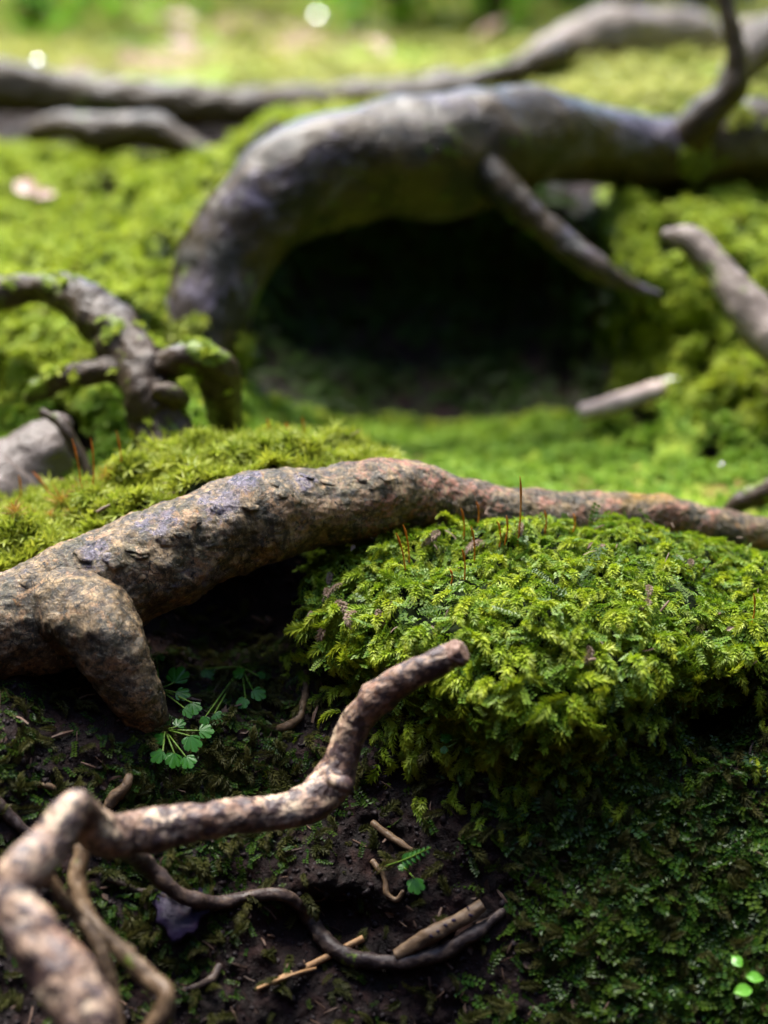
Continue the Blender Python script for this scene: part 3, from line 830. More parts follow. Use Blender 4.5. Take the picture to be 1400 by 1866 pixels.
# big arched root behind
ar = thing('arched_root', 'huge smooth grey root arching over the dark hollow, out of focus', 'root', at(370, 700, 1.16))
bdisp = ((.002, 24, 3, False), (.0005, 110, 2, False))
tube('stem', [(330, 800, 1.15, 60), (362, 700, 1.16, 72), (375, 615, 1.175, 78), (392, 532, 1.19, 80), (428, 450, 1.205, 86), (488, 378, 1.22, 93), (575, 322, 1.24, 103), (690, 290, 1.26, 110),
              (800, 286, 1.28, 116), (890, 264, 1.30, 110), (965, 247, 1.32, 94), (1060, 262, 1.35, 74), (1160, 276, 1.38, 66), (1260, 278, 1.40, 66), (1340, 262, 1.42, 80), (1460, 270, 1.45, 85)],
     BARK_ARCH, ar, seg=96, ds=.003, disp=bdisp, lump=.15, lumpscale=11, seed=21)
tube('side_root', [(860, 290, 1.27, 50), (905, 335, 1.25, 36), (960, 388, 1.235, 30), (1028, 440, 1.225, 28), (1082, 482, 1.215, 24), (1140, 515, 1.212, 15), (1200, 535, 1.21, 8)], BARK_ARCH, ar, seg=40, ds=.002, disp=bdisp, lump=.15, lumpscale=20, seed=22)
tube('upright_shoot', [(1245, 255, 1.385, 42), (1290, 205, 1.375, 36), (1335, 165, 1.37, 26), (1345, 120, 1.37, 19), (1335, 60, 1.375, 17), (1322, 0, 1.38, 15), (1315, -90, 1.39, 13), (1325, -220, 1.40, 9)], BARK_BACK, ar, seg=36, ds=.003, disp=((.002, 40, 3, False),), lump=.2, lumpscale=20, seed=23)

br = thing('back_root', 'long level brown root running across behind the arched root', 'root', at(-60, 200, 1.85))
tube('stem', [(-900, 60, 1.9, 60), (-500, 90, 1.85, 58), (-220, 120, 1.82, 55), (-60, 148, 1.82, 52), (60, 165, 1.82, 46), (200, 182, 1.82, 42), (400, 196, 1.82, 42), (600, 190, 1.80, 37), (750, 174, 1.80, 35), (880, 150, 1.81, 33), (970, 120, 1.84, 32), (1040, 92, 1.89, 30)],
     BARK_BACK, br, seg=72, ds=.005, disp=((.006, 16, 4, False), (.002, 60, 3, False)), lump=.12, lumpscale=8, seed=24)
tube('swollen_end', [(930, 136, 1.84, 24), (990, 106, 1.86, 36), (1060, 80, 1.89, 52), (1150, 70, 1.92, 56), (1250, 72, 1.95, 52), (1330, 82, 1.97, 38), (1440, 60, 2.0, 40), (1600, 40, 2.05, 40)],
     BARK_PALE, br, seg=64, ds=.005, disp=((.006, 16, 4, False), (.002, 60, 3, False)), lump=.12, lumpscale=8, seed=44)
tube('side_root', [(700, 184, 1.78, 20), (850, 158, 1.78, 24), (980, 112, 1.80, 24), (1040, 85, 1.86, 20)], BARK_BACK, br, seg=40, ds=.005, disp=((.004, 20, 3, False),), seed=25)

o = tube('crooked_root', [(60, 240, 1.62, 18), (110, 233, 1.61, 25), (190, 243, 1.6, 32), (270, 240, 1.59, 33), (330, 262, 1.58, 30), (380, 292, 1.57, 24), (430, 315, 1.56, 18)], BARK_BACK, seg=48, ds=.004, disp=((.005, 24, 4, False),), lump=.2, lumpscale=14, seed=26)
tag(o, 'short crooked blurred root beneath the long level root at upper left', 'root')
o = tube('pale_root', [(1215, 428, 1.19, 12), (1255, 436, 1.18, 24), (1300, 476, 1.165, 30), (1342, 535, 1.15, 38), (1392, 592, 1.135, 44), (1450, 640, 1.12, 48), (1540, 690, 1.11, 50)], BARK_PALE, seg=48, ds=.003, disp=((.002, 40, 3, False),), lump=.12, lumpscale=20, seed=27)
tag(o, 'pale shiny root slanting down through moss at the right edge', 'root')
o = tube('curved_root', [(1318, 940, 1.0, 12), (1350, 915, .998, 18), (1390, 900, .995, 22), (1440, 885, .99, 24), (1520, 890, .98, 26)], BARK_GNARL, seg=40, ds=.002, disp=((.0015, 60, 3, False),), lump=.15, lumpscale=30, seed=28)
tag(o, 'small curved root at right edge touching the tail of the main root', 'root')
o = tube('far_root', [(1330, 150, 1.62, 26), (1365, 110, 1.66, 36), (1405, 70, 1.7, 42), (1480, 30, 1.75, 46)], BARK_BACK, seg=48, ds=.004, disp=((.004, 24, 3, False),), lump=.15, lumpscale=14, seed=29)
tag(o, 'dark blurred root at the upper right corner behind the upright shoot', 'root')

st = thing('cut_stick', 'pale pinkish stick with white cut end lying before the hollow', 'stick', at(1150, 750, 1.12))
tube('stick_stem', [(1062, 752, hit(1110, 752)[0][1] - .019, 17), (1110, 740, hit(1110, 752)[0][1] - .027, 19), (1160, 724, hit(1110, 752)[0][1] - .028, 19), (1212, 708, hit(1110, 752)[0][1] - .029, 18)], STICKW, st, seg=32, ds=.002, disp=((.0008, 60, 3, False),), seed=31, cap0='cut')
tube('cut_end', [(1208, 709, hit(1110, 752)[0][1] - .029, 17), (1228, 703, hit(1110, 752)[0][1] - .0292, 17), (1250, 698, hit(1110, 752)[0][1] - .0295, 11)], CUTW, st, seg=32, ds=.002, disp=((.0006, 100, 3, False),), seed=32)

gr = thing('gnarled_root', 'gnarled violet grey forked root standing on the mossy left bank', 'root', at(300, 830, 1.0))
gd = ((.0022, 45, 4, False), (.001, 130, 3, True))
tube('stem', [(-80, 545, 1.112, 30), (-10, 535, 1.102, 30), (45, 530, 1.096, 29), (92, 526, 1.09, 33), (140, 545, 1.08, 38), (190, 588, 1.06, 43), (238, 642, 1.04, 47), (272, 702, 1.022, 51), (290, 762, 1.01, 53), (305, 822, 1.0, 57), (312, 880, .995, 60)], BARK_GNARL, gr, seg=64, ds=.002, disp=gd, lump=.28, lumpscale=30, seed=33)
tube('side_root', [(262, 690, 1.03, 42), (305, 664, 1.022, 32), (345, 652, 1.02, 34), (382, 664, 1.022, 38), (404, 705, 1.03, 36), (412, 760, 1.05, 32)], BARK_GNARL, gr, seg=48, ds=.002, disp=gd, lump=.2, lumpscale=32, seed=34)
tube('side_root', [(258, 684, 1.03, 34), (205, 674, 1.028, 26), (155, 678, 1.03, 21), (105, 690, 1.036, 18), (55, 725, 1.055, 14)], BARK_GNARL, gr, seg=40, ds=.002, disp=gd, lump=.3, lumpscale=36, seed=35)
tube('knot', [(288, 712, 1.0, 16), (318, 718, 1.0, 20), (336, 728, 1.008, 12)], BARK_GNARL, gr, seg=30, ds=.002, disp=gd, seed=36)

# wedge-shaped stone at the left edge
V, F, uv = tube_geo([(-70, 985, .975, 150), (0, 915, .985, 118), (48, 862, .995, 88), (88, 812, 1.0, 56), (112, 772, 1.01, 22)], seg=48, ds=.002, disp=((.003, 40, 4, False), (.0012, 150, 3, False)), lump=.12, lumpscale=25, seed=37)
o = mk('stone', V, F, STONE, uv=uv)
tag(o, 'grey wedge of stone at the left edge behind the moss strip', 'stone')
o = tube('thin_root', [(78, 752, .985, 8), (110, 772, .98, 10), (135, 812, .975, 11), (160, 860, .97, 11), (170, 905, .965, 10)], BARK_GNARL, seg=20, ds=.002, disp=((.001, 90, 3, False),), seed=38)
tag(o, 'thin dark root leaning against the grey stone', 'root')

# ------------------------------------------------------------------ moss mound on the bank
MR = [
    [(560, 1010, .885), (700, 965, .89), (800, 960, .90), (1000, 965, .905), (1200, 985, .915), (1400, 1030, .925), (1620, 1050, .93)],
    [(565, 1040, .855), (640, 1000, .857), (700, 978, .86), (800, 955, .865), (1000, 955, .867), (1200, 962, .872), (1300, 992, .875), (1400, 1020, .88), (1620, 1060, .885)],
    [(552, 1095, .832), (700, 1052, .82), (900, 1035, .82), (1100, 1035, .82), (1300, 1065, .83), (1620, 1120, .84)],
    [(545, 1142, .822), (700, 1130, .788), (900, 1120, .776), (1100, 1120, .776), (1300, 1130, .79), (1620, 1170, .80)],
    [(570, 1182, .82), (700, 1200, .777), (900, 1220, .752), (1100, 1220, .752), (1250, 1185, .767), (1400, 1185, .78), (1620, 1210, .79)],
    [(620, 1210, .815), (720, 1240, .787), (900, 1305, .742), (1050, 1305, .742), (1200, 1240, .762), (1350, 1220, .787), (1620, 1240, .795)],
    [(640, 1240, .83), (740, 1285, .80), (900, 1375, .757), (1000, 1385, .757), (1150, 1315, .772), (1250, 1255, .80), (1400, 1240, .82), (1620, 1260, .82)]]
MG = loft(MR, 14, 110)
mn = grid_normals(MG)
if mn[:, :, 1].mean() > 0: mn = -mn
mf = MG.reshape(-1, 3)
mf = mf + mn.reshape(-1, 3) * (.007 * pn(mf, 38, 3, 12) + .003 * pn(mf, 120, 2, 13))[:, None]
MF = quads(MG.shape[0], MG.shape[1])
if np.cross(mf[MF[:, 1]] - mf[MF[:, 0]], mf[MF[:, 3]] - mf[MF[:, 0]])[:, 1].mean() > 0: MF = MF[:, ::-1]
mm = thing('moss_mound', 'large bright green feathery moss mound spilling over the bank below the main root', 'moss', at(950, 1385, .76))
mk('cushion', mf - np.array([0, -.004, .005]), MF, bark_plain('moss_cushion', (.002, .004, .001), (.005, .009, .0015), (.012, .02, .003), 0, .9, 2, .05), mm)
NF = 2500
P, N = sample(mf, MF, NF, np.clip(.75 + 1.6 * pn(mf[MF].mean(1), 55, 2, 23), .12, 1.5))
N = unit(N + RNG.normal(0, .28, N.shape))
D = tangent_dirs(P, N, (-.15, -1, 0), .75)
M = frames(N, D)
px_, py_ = screen(P)
S = RNG.uniform(.0115, .0205, NF) * np.interp(py_, [960, 1080, 1200, 1350], [.85, .95, 1.22, 1.35])
P = P - N * .003
# the three hundred that show largest (nearest the camera and in frame) are parts of their own
score = S / (P @ FWD) + np.where((px_ > 0) & (px_ < 1400), .02, 0) + RNG.uniform(0, .004, NF)
order = np.argsort(-score)
big, rest = order[:300], order[300:]
place_parts('moss_frond', [template_mesh('moss_frond', t, MOSS) for t in FRONDS], P[big], M[big], S[big], mm)
stuff('moss_fronds', FRONDS, P[rest], M[rest], S[rest], MOSS, 'dense feathery moss shoots of the mound', parent=mm)
P, N = sample(mf, MF, 2600)
stuff('under_layer', SPRIGS, P + np.array([0, -.003, -.004]) + N * .002, frames(unit(N + RNG.normal(0, .5, N.shape)), tangent_dirs(P, N, (0, -1, 0), 1.0)), RNG.uniform(.007, .012, 2600), MOSS_UNDER, 'older darker shoots under the mound fronds', parent=mm)
# dead fronds and a fringe at the left of the mound
dp = [(603, 1050), (590, 1085), (575, 1120), (612, 1110), (598, 1135), (630, 1075), (950, 965), (800, 975), (1180, 1080), (1170, 1100), (990, 1340), (880, 1000), (1255, 1030), (1060, 1180), (655, 1130), (700, 1110)]
BVM = BVHTree.FromPolygons([tuple(v) for v in mf], [tuple(int(q) for q in f) for f in MF])
deadm = [template_mesh('dead_frond', t, DEAD) for t in FRONDS[:4]]
dP, dN = [], []
for (a, b) in dp:
    p, n = hit_bv(BVM, a, b)
    if p is not None:
        if np.dot(n, p - CAM) > 0: n = -n
        dP.append(p + n * .004); dN.append(n)
dP, dN = np.array(dP), np.array(dN)
place_parts('dead_frond', deadm, dP, frames(dN, tangent_dirs(dP, dN, (-.6, -1, 0), .3)), RNG.uniform(.008, .016, len(dP)), mm)

# ------------------------------------------------------------------ moss strip behind the main root
LR = [
    [(-80, 940, .95), (0, 928, .95), (100, 900, .955), (250, 858, .96), (350, 830, .97), (480, 805, .975), (600, 815, .98), (720, 850, .98)],
    [(-80, 955, .92), (0, 942, .92), (100, 910, .925), (250, 862, .93), (350, 832, .94), (480, 800, .945), (580, 814, .95), (720, 850, .95)],
    [(-80, 985, .885), (100, 940, .895), (250, 900, .905), (400, 850, .915), (500, 830, .925), (600, 840, .93), (720, 856, .935)],
    [(-80, 1060, .83), (0, 1035, .84), (100, 992, .852), (200, 960, .865), (400, 882, .88), (520, 868, .89), (620, 862, .90), (720, 865, .91)]]
LG = loft(LR, 14, 110)
lnm = grid_normals(LG)
if lnm[:, :, 2].mean() < 0: lnm = -lnm
lf = LG.reshape(-1, 3)
lf = lf + lnm.reshape(-1, 3) * (.013 * pn(lf, 34, 3, 14) + .003 * pn(lf, 140, 2, 15))[:, None]
LF = quads(LG.shape[0], LG.shape[1])
if np.cross(lf[LF[:, 1]] - lf[LF[:, 0]], lf[LF[:, 3]] - lf[LF[:, 0]])[:, 2].mean() < 0: LF = LF[:, ::-1]
ls = thing('moss_strip', 'yellow green cushion moss strip growing along the back of the main root', 'moss', at(250, 960, .88))
mk('cushion', lf - np.array([0, 0, .003]), LF, bpy.data.materials['moss_cushion'], ls)
NL = 1900
P, N = sample(lf, LF, NL)
N = unit(N + RNG.normal(0, .3, N.shape))
M = frames(N, tangent_dirs(P, N, (0, -1, 0), 1.2))
S = RNG.uniform(.0055, .0125, NL)
order = np.argsort(-(S + RNG.uniform(0, .002, NL)))
big, rest = order[:250], order[250:]
place_parts('moss_shoot', [template_mesh('moss_shoot', t, MOSS_Y) for t in STARS], P[big], M[big], S[big], ls)
stuff('moss_shoots', STARS, P[rest], M[rest], S[rest], MOSS_Y, 'small crowded star shoots of the moss strip', parent=ls)
sel = RNG.choice(NL, 420, replace=False)
stuff('moss_fronds', FRONDS, P[sel] - N[sel] * .001, M[sel], RNG.uniform(.009, .014, 420), MOSS_Y, 'short feathery shoots of the moss strip', parent=ls)
BVL = BVHTree.FromPolygons([tuple(v) for v in lf], [tuple(int(q) for q in f) for f in LF])
gold = [template_mesh('golden_tuft', star(60 + k, 26, .1, .75, .10), GOLD) for k in range(3)]
ystar = [template_mesh('star_shoot', star(70 + k, 22, .15, .85, .15), MOSS_Y) for k in range(3)]
for nm_, ms, spots in (('golden_tuft', gold, [(30, 945, 40), (60, 950, 26), (112, 928, 48), (135, 945, 30), (198, 882, 40), (150, 905, 30), (90, 950, 26)]),
                       ('star_shoot', ystar, [(478, 818, 36), (522, 806, 30), (570, 818, 34), (590, 812, 28), (455, 830, 26), (320, 862, 24), (250, 890, 24)])):
    pp, nn, ss = [], [], []
    for a, b, s in spots:
        p, n = hit_bv(BVL, a, b + 8)
        if p is None: continue
        pp.append(p + np.array([0, 0, .004])); nn.append([RNG.uniform(-.25, .25), RNG.uniform(-.2, .2), 1]); ss.append(s * depth(p) / FPX)
    nn = unit(np.array(nn)); 
    place_parts(nm_, ms, np.array(pp), frames(nn, np.tile([1.0, 0, 0], (len(nn), 1))), np.array(ss), ls)

# ------------------------------------------------------------------ spore stalks
def spore(tip, base, bv, lab, group, rpx=2.2, capl=0.42, off=0.0):
    p, n = hit_bv(bv, base[0], base[1]) if bv is not None else (None, None)
    Y = (p[1] if p is not None else .90) - off
    t_ = thing('spore_stalk', lab, 'moss stalk', at(base[0], base[1], Y), group)
    mx, my = (tip[0] + base[0]) / 2 + random.uniform(-3, 3), (tip[1] + base[1]) / 2
    q = lambda f: (base[0] + (tip[0] - base[0]) * f + (3 * math.sin(f * 3) if f < 1 else 0), base[1] + (tip[1] - base[1]) * f)
    tube('stalk', [(*q(-.1), Y, rpx * .75), (*q(.3), Y, rpx * .7), (*q(1 - capl), Y, rpx * .7)], CAPS, t_, seg=8, ds=.0012)
    tube('capsule', [(*q(1 - capl - .02), Y, rpx * .7), (*q(1 - capl * .6), Y, rpx * 1.15), (*q(1 - capl * .3), Y, rpx * .9), (*q(1), Y, rpx * .3)], CAPS, t_, seg=10, ds=.0006)
for tip, base, lab in [((722, 972), (738, 1032), 'leftmost orange spore stalk on the moss mound, leaning left'), ((735, 957), (746, 1018), 'second orange spore stalk from the left on the moss mound'),
        ((840, 926), (846, 978), 'orange spore stalk standing before the main root at the mound crest'), ((868, 914), (872, 950), 'short spore stalk highest at the back of the mound crest'),
        ((858, 958), (865, 1020), 'stout red orange spore stalk in the middle of the mound'), ((842, 1000), (847, 1052), 'orange spore stalk lowest on the mound, below the stout one'),
        ((820, 1038), (823, 1062), 'tiny yellow orange spore stalk low on the mound'), ((907, 950), (911, 992), 'thin spore stalk right of the stout one'),
        ((923, 940), (921, 988), 'thin spore stalk beside the tallest one on the left'), ((948, 868), (945, 984), 'tallest red spore stalk reaching above the main root'),
        ((992, 930), (994, 968), 'short spore stalk right of the tallest one'), ((1045, 936), (1046, 966), 'small yellow spore stalk at the right of the mound crest'),
        ((1374, 1082), (1372, 1132), 'lone dark red spore stalk near the right edge of the mound')]:
    spore(tip, base, BVM, lab, 'spore stalks on the moss mound', 2.0, off=.002)
for tip, base, lab in [((486, 763), (489, 800), 'left one of three orange spore stalks above the yellow moss'), ((520, 770), (524, 802), 'middle one of three orange spore stalks above the yellow moss'), ((550, 760), (551, 804), 'right one of three orange spore stalks above the yellow moss'),
        ((34, 866), (36, 925), 'red spore stalk before the grey stone at far left'), ((131, 800), (148, 890), 'blurred orange spore stalk right of the grey stone'), ((165, 798), (170, 880), 'blurred pale spore stalk between stone and gnarled root'), ((212, 785), (222, 868), 'blurred orange spore stalk nearest the gnarled root'),
        ((60, 860), (100, 915), 'bent thin spore stalk crossing the grey stone')]:
    spore(tip, base, BVL, lab, 'spore stalks on the moss strip', 1.9)

# ------------------------------------------------------------------ ground cover (uncountable)
def ground_sample(n, fn, seed):
    rng = np.random.default_rng(seed)
    c = flat[GF].mean(1)
    fx, fy = screen(c)
    w = fn(fx, fy, rowt[GF[:, 0]], np.where(rowt < 9.5, mossy, moss)[GF[:, 0]], pxs[GF[:, 0]], c)
    w = np.where((fx > -250) & (fx < 1650) & (fy < 2080) & (fy > -200), w, 0)
    P, N = sample(flat, GF, n, w, rng)
    N = np.where(np.sum(N * (P - CAM), 1, keepdims=True) > 0, -N, N)
    return P, N, rng
UPB = np.array([0, 0, 1.0])
def carpet(name, n, fn, temps, smin, smax, mat, label, seed, lean=.5, grow=True):
    P, N, rng = ground_sample(n, fn, seed)
    N = unit(N + lean * UPB + rng.normal(0, .3, N.shape))
    M = frames(N, tangent_dirs(P, N, (0, -1, 0), 1.5, rng))
    S = rng.uniform(smin, smax, n)
    if grow: S = S * np.clip(P[:, 1] / 1.1, .8, 3)
    return stuff(name, temps, P, M, S, mat, label, 'moss')
carpet('floor_moss', 9000, lambda x, y, r, m, p, c: ((r > 9.6) & (r < 12.25) & (m > .6)) * np.clip(.7 + 1.8 * pn(c, 22, 3, 27), .08, 1), TUFTS, .005, .009, MOSS_FLOOR, 'bright green moss carpet on the hollow floor behind the main root', 1)
carpet('bank_side_moss', 17000, lambda x, y, r, m, p, c: ((r > 12) & (r < 16.6) & (m > .6)) * 1.0, TUFTS, .005, .0095, MOSS_BG, 'clumped green moss on banks left and right of the hollow', 2)
carpet('terrace_moss', 14000, lambda x, y, r, m, p, c: ((r >= 16.4) & (r < 21.6) & (m > .6)) * (pn(c, 5, 2, 33) > np.where(c[:, 1] > 2.05, -.02, -.5)) / np.maximum(c[:, 1], 1) ** .5, TUFTS, .007, .014, MOSS_FAR, 'pale yellow green moss carpet far behind the arched root', 3)
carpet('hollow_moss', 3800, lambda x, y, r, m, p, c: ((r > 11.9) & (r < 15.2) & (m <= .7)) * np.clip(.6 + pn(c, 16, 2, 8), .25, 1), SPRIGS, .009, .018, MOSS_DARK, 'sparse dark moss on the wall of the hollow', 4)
carpet('bank_liverwort', 6500, lambda x, y, r, m, p, c: ((r > 3) & (r < 9) & (x > 640)) * np.clip((m - .15) * 2.2, .03, 1) ** 1.5 * np.interp(x, [640, 950, 1100], [.12, .3, 1]), SPRIGS, .007, .016, MOSS_LIV, 'dark green leafy liverwort creeping over the right of the bank', 5, .2, False)
carpet('bank_olive_moss', 2300, lambda x, y, r, m, p, c: ((r > 3) & (r < 8)) * np.clip(m, .14, 1) * np.interp(x, [0, 300, 700, 900], [1, .9, .9, .8]), FRONDS, .009, .017, MOSS_OLIVE, 'brownish olive feather moss hanging on the dark bank', 6, .0, False)
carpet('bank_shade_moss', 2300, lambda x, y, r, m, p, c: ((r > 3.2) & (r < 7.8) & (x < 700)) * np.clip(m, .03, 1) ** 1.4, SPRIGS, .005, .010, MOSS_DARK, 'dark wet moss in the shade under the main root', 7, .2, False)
P, N, rng = ground_sample(1100, lambda x, y, r, m, p, c: ((r > 5) & (r < 9)) * np.exp(-((x - 1000) / 270) ** 2) * np.clip((1520 - y) / 260, 0, 1) ** 1.5 * (y > 1180) * (np.hypot(x - 1312, y - 1315) > 85), 31)
N = unit(N + rng.normal(0, .25, N.shape))
stuff('hanging_fronds', FRONDS, P, frames(N, tangent_dirs(P, N, (0, -.3, 0), .45, rng)), rng.uniform(.010, .018, len(P)), MOSS, 'moss shoots hanging below the edge of the mound', parent=mm)
P, N = sample(mf, MF, 90)
stuff('creeping_leaves', SPRIGS, P + N * .002, frames(unit(N + RNG.normal(0, .3, N.shape)), RNG.normal(size=N.shape)), RNG.uniform(.009, .015, 90), MOSS_MID, 'small rounder leaves creeping among the mound fronds', parent=mm)
def moss_on(part, n, fn, smin, smax, mat, seed, label):
    w = np.array(part.matrix_basis.translation)
    me = part.data
    V = np.empty(len(me.vertices) * 3); me.vertices.foreach_get('co', V); V = V.reshape(-1, 3) + w
    F = np.empty(len(me.loops), dtype=np.int32); me.loops.foreach_get('vertex_index', F); F = F.reshape(-1, 4)
    c = V[F].mean(1)
    nr = unit(np.cross(V[F[:, 2]] - V[F[:, 0]], V[F[:, 3]] - V[F[:, 1]]))
    ctr = V.reshape(-1, 3).mean(0)
    x, y = screen(c)
    wt = fn(x, y, nr, pn(c, 30, 3, seed))
    wt2 = fn(x, y, -nr, pn(c, 30, 3, seed))
    rng = np.random.default_rng(seed)
    # tube faces are wound so that one of the two signs points outwards: test with the bounding ring
    P, N = sample(V, F, n, wt if OUT > 0 else wt2, rng)
    N = N * OUT
    N = unit(N + .4 * UPB + rng.normal(0, .3, N.shape))
    root = part.parent
    o = stuff('moss_patch', TUFTS, P, frames(N, rng.normal(size=N.shape)), rng.uniform(smin, smax, n), mat, label, parent=None)
    o.parent = root; o.matrix_parent_inverse = Matrix.Translation(-root.location)
tv_, tf_, _u = tube_geo([(0, 0, 0, .1), (1, 0, 0, .1), (2, 0, 0, .1)], world=True, ds=.1)
fc = tv_[tf_].mean(1); fn_ = np.cross(tv_[tf_[:, 2]] - tv_[tf_[:, 0]], tv_[tf_[:, 3]] - tv_[tf_[:, 1]])
mid_ = (fc[:, 0] > .5) & (fc[:, 0] < 1.5)
OUT = 1 if (fn_[mid_][:, 1:] * fc[mid_][:, 1:]).sum() > 0 else -1
for k, part in enumerate(list(gr.children)):
    if part.name.startswith(('stem', 'side_root')):
        moss_on(part, 420 if k == 0 else 60, lambda x, y, n, q: np.clip(n[:, 2] + .5, 0, 1) * (q > .22), .004, .007, MOSS_BG, 60 + k, 'green moss growing on the gnarled root')
arch_stem = [o for o in ar.children if o.name.startswith('stem')][0]
moss_on(arch_stem, 1100, lambda x, y, n, q: ((x < 440) & (n[:, 0] < -.35) & (n[:, 1] > -.2) & (y > 300) | (y > 575)) * (q > .05) + .5 * (x > 1220) * (q > .3), .005, .009, MOSS_Y, 70, 'moss creeping up the foot of the arched root')
bk_stem = [o for o in br.children if o.name.startswith('stem')][0]
moss_on(bk_stem, 260, lambda x, y, n, q: (x > 900) * (q > .25) * (n[:, 2] < .5) * 1.0, .008, .016, MOSS_BG, 71, 'moss on the long level root')
def needle(seed):
    r = random.Random(seed); L_ = []
    V = np.array([[-.5, -.04, 0], [-.5, .04, 0], [-.5, 0, .06], [.5, -.03, .03], [.5, .03, .03], [.5, 0, .08], [0, -.05, .08], [0, .05, .08], [0, 0, .13]])
    F = np.array([[0, 6, 1], [1, 6, 7], [1, 7, 2], [2, 7, 8], [2, 8, 0], [0, 8, 6], [6, 3, 7], [7, 3, 4], [7, 4, 8], [8, 4, 5], [8, 5, 6], [6, 5, 3]])
    V = V * np.array([1, r.uniform(.7, 2.2), r.uniform(.7, 1.4)])
    return V, F, np.zeros(9)
NEED = [needle(k) for k in range(4)] + [tri_template([((-.4, 0, 0), (1, 0, 0), (0, 0, 1), .8, .4, .15, .3)])]
LITB = leaf_mat('litter_bits', (0.03, 0.017, 0.012), (0.075, 0.042, 0.028), (0.16, 0.10, 0.07), (0.2, 0.14, 0.1), rough=.6, trans=.1, spec=.2)
P, N, rng = ground_sample(1100, lambda x, y, r, m, p, c: ((r > 2.9) & (r < 9)) * 1.0, 41)
stuff('litter_bits', NEED, P + N * .0012, frames(unit(N + rng.normal(0, .35, N.shape)), rng.normal(size=N.shape)), rng.uniform(.002, .010, len(P)) * rng.uniform(.5, 1.3, len(P)), LITB, 'brown needles and leaf crumbs strewn over the dark bank', 'litter')
P, N = sample(mf, MF, 70)
stuff('litter_bits', NEED, P + N * .006, frames(unit(N + RNG.normal(0, .4, N.shape)), RNG.normal(size=N.shape)), RNG.uniform(.003, .008, 70), DEAD, 'pale brown leaf crumbs caught in the mound', parent=mm)
P, N = sample(lf, LF, 90)
stuff('litter_bits', NEED, P + N * .005, frames(unit(N + RNG.normal(0, .4, N.shape)), RNG.normal(size=N.shape)), RNG.uniform(.003, .009, 90), DEAD, 'brown leaf crumbs caught in the moss strip', parent=ls)
# soil crumbs
def crumb(seed):
    r = np.random.default_rng(seed)
    V = np.array([[1, 0, 0], [-1, 0, 0], [0, 1, 0], [0, -1, 0], [0, 0, 1], [0, 0, -1.0]]) * r.uniform(.6, 1.2, (6, 1)) + r.normal(0, .15, (6, 3))
    F = np.array([[0, 2, 4], [2, 1, 4], [1, 3, 4], [3, 0, 4], [2, 0, 5], [1, 2, 5], [3, 1, 5], [0, 3, 5]])
    return V, F, np.zeros(6)
P, N, rng = ground_sample(7000, lambda x, y, r, m, p, c: ((r > 2.8) & (r < 9)) * np.clip(1.1 - m, 0, 1), 9)
M = frames(unit(N + rng.normal(0, .8, N.shape)), rng.normal(size=N.shape))
SOILM = bark_plain('soil_crumb', (.004, .0025, .003), (.011, .007, .008), (.03, .019, .018), 0, .7, 4, .15)
V, F, a_ = scatter_mesh([crumb(k) for k in range(4)], P, M, rng.uniform(.0006, .0026, len(P)) * (rng.random(len(P)) ** 2 + .4))
o = mk('soil_crumbs', V, F, SOILM, smooth=True)
tag(o, 'loose dark crumbs of earth on the bank', 'soil', kind='stuff')

# ------------------------------------------------------------------ small plants on the bank
def lobed_leaf(seed, lobes=5, size=1.0, notch=.3):
    """leaf blade in local xy, stalk end at origin, pointing +x"""
    k = 40; r = random.Random(seed); V = [(0.0, 0, 0)]
    for rad in (.5, 1.0):
        for j in range(k + 1):
            a = -2.35 + 4.7 * j / k
            rr = 1 - notch * (0.5 - 0.5 * math.cos(lobes * (a + 2.35) / 4.7 * 2 * math.pi)) ** 0.0 * 0
            lob = abs(math.sin(lobes * math.pi * (a + 2.35) / 4.7))
            tooth = .09 * abs(math.sin(lobes * 3 * math.pi * (a + 2.35) / 4.7))
            rr = (1 - notch + notch * lob ** .55 + tooth) * (0.85 + .15 * math.cos(a))
            x = .35 + math.cos(a) * rr * .62; y = math.sin(a) * rr * .62
            x2, y2 = x * rad, y * rad
            z = -.16 * (rad ** 2) * (.5 + .5 * math.cos(a)) + .015 * math.sin(lobes * 2 * math.pi * (a + 2.35) / 4.7) * rad + r.uniform(-.008, .008)
            V.append((x2, y2, z))
    F = []
    n = k + 1
    for j in range(k):
        F.append((0, 1 + j, 2 + j))
        a, b, c, d = 1 + j, 1 + n + j, 2 + n + j, 2 + j
        F += [(a, b, c), (a, c, d)]
    return np.array(V) * size, np.array(F)

def oval_leaf(seed, asp=.7, size=1.0):
    V = []; k = 9
    r = random.Random(seed)
    for i in range(k):
        t = i / (k - 1)
        w = asp * .5 * math.sin(math.pi * min(.97, max(.03, t)) ** .85) ** .8
        for s in (-1, -.5, 0, .5, 1):
            V.append((t, w * s, .10 * math.sin(t * 3) - .12 * abs(s) * w + .08 * abs(s) ** 2))
    return np.array(V) * size, quads(k, 5)

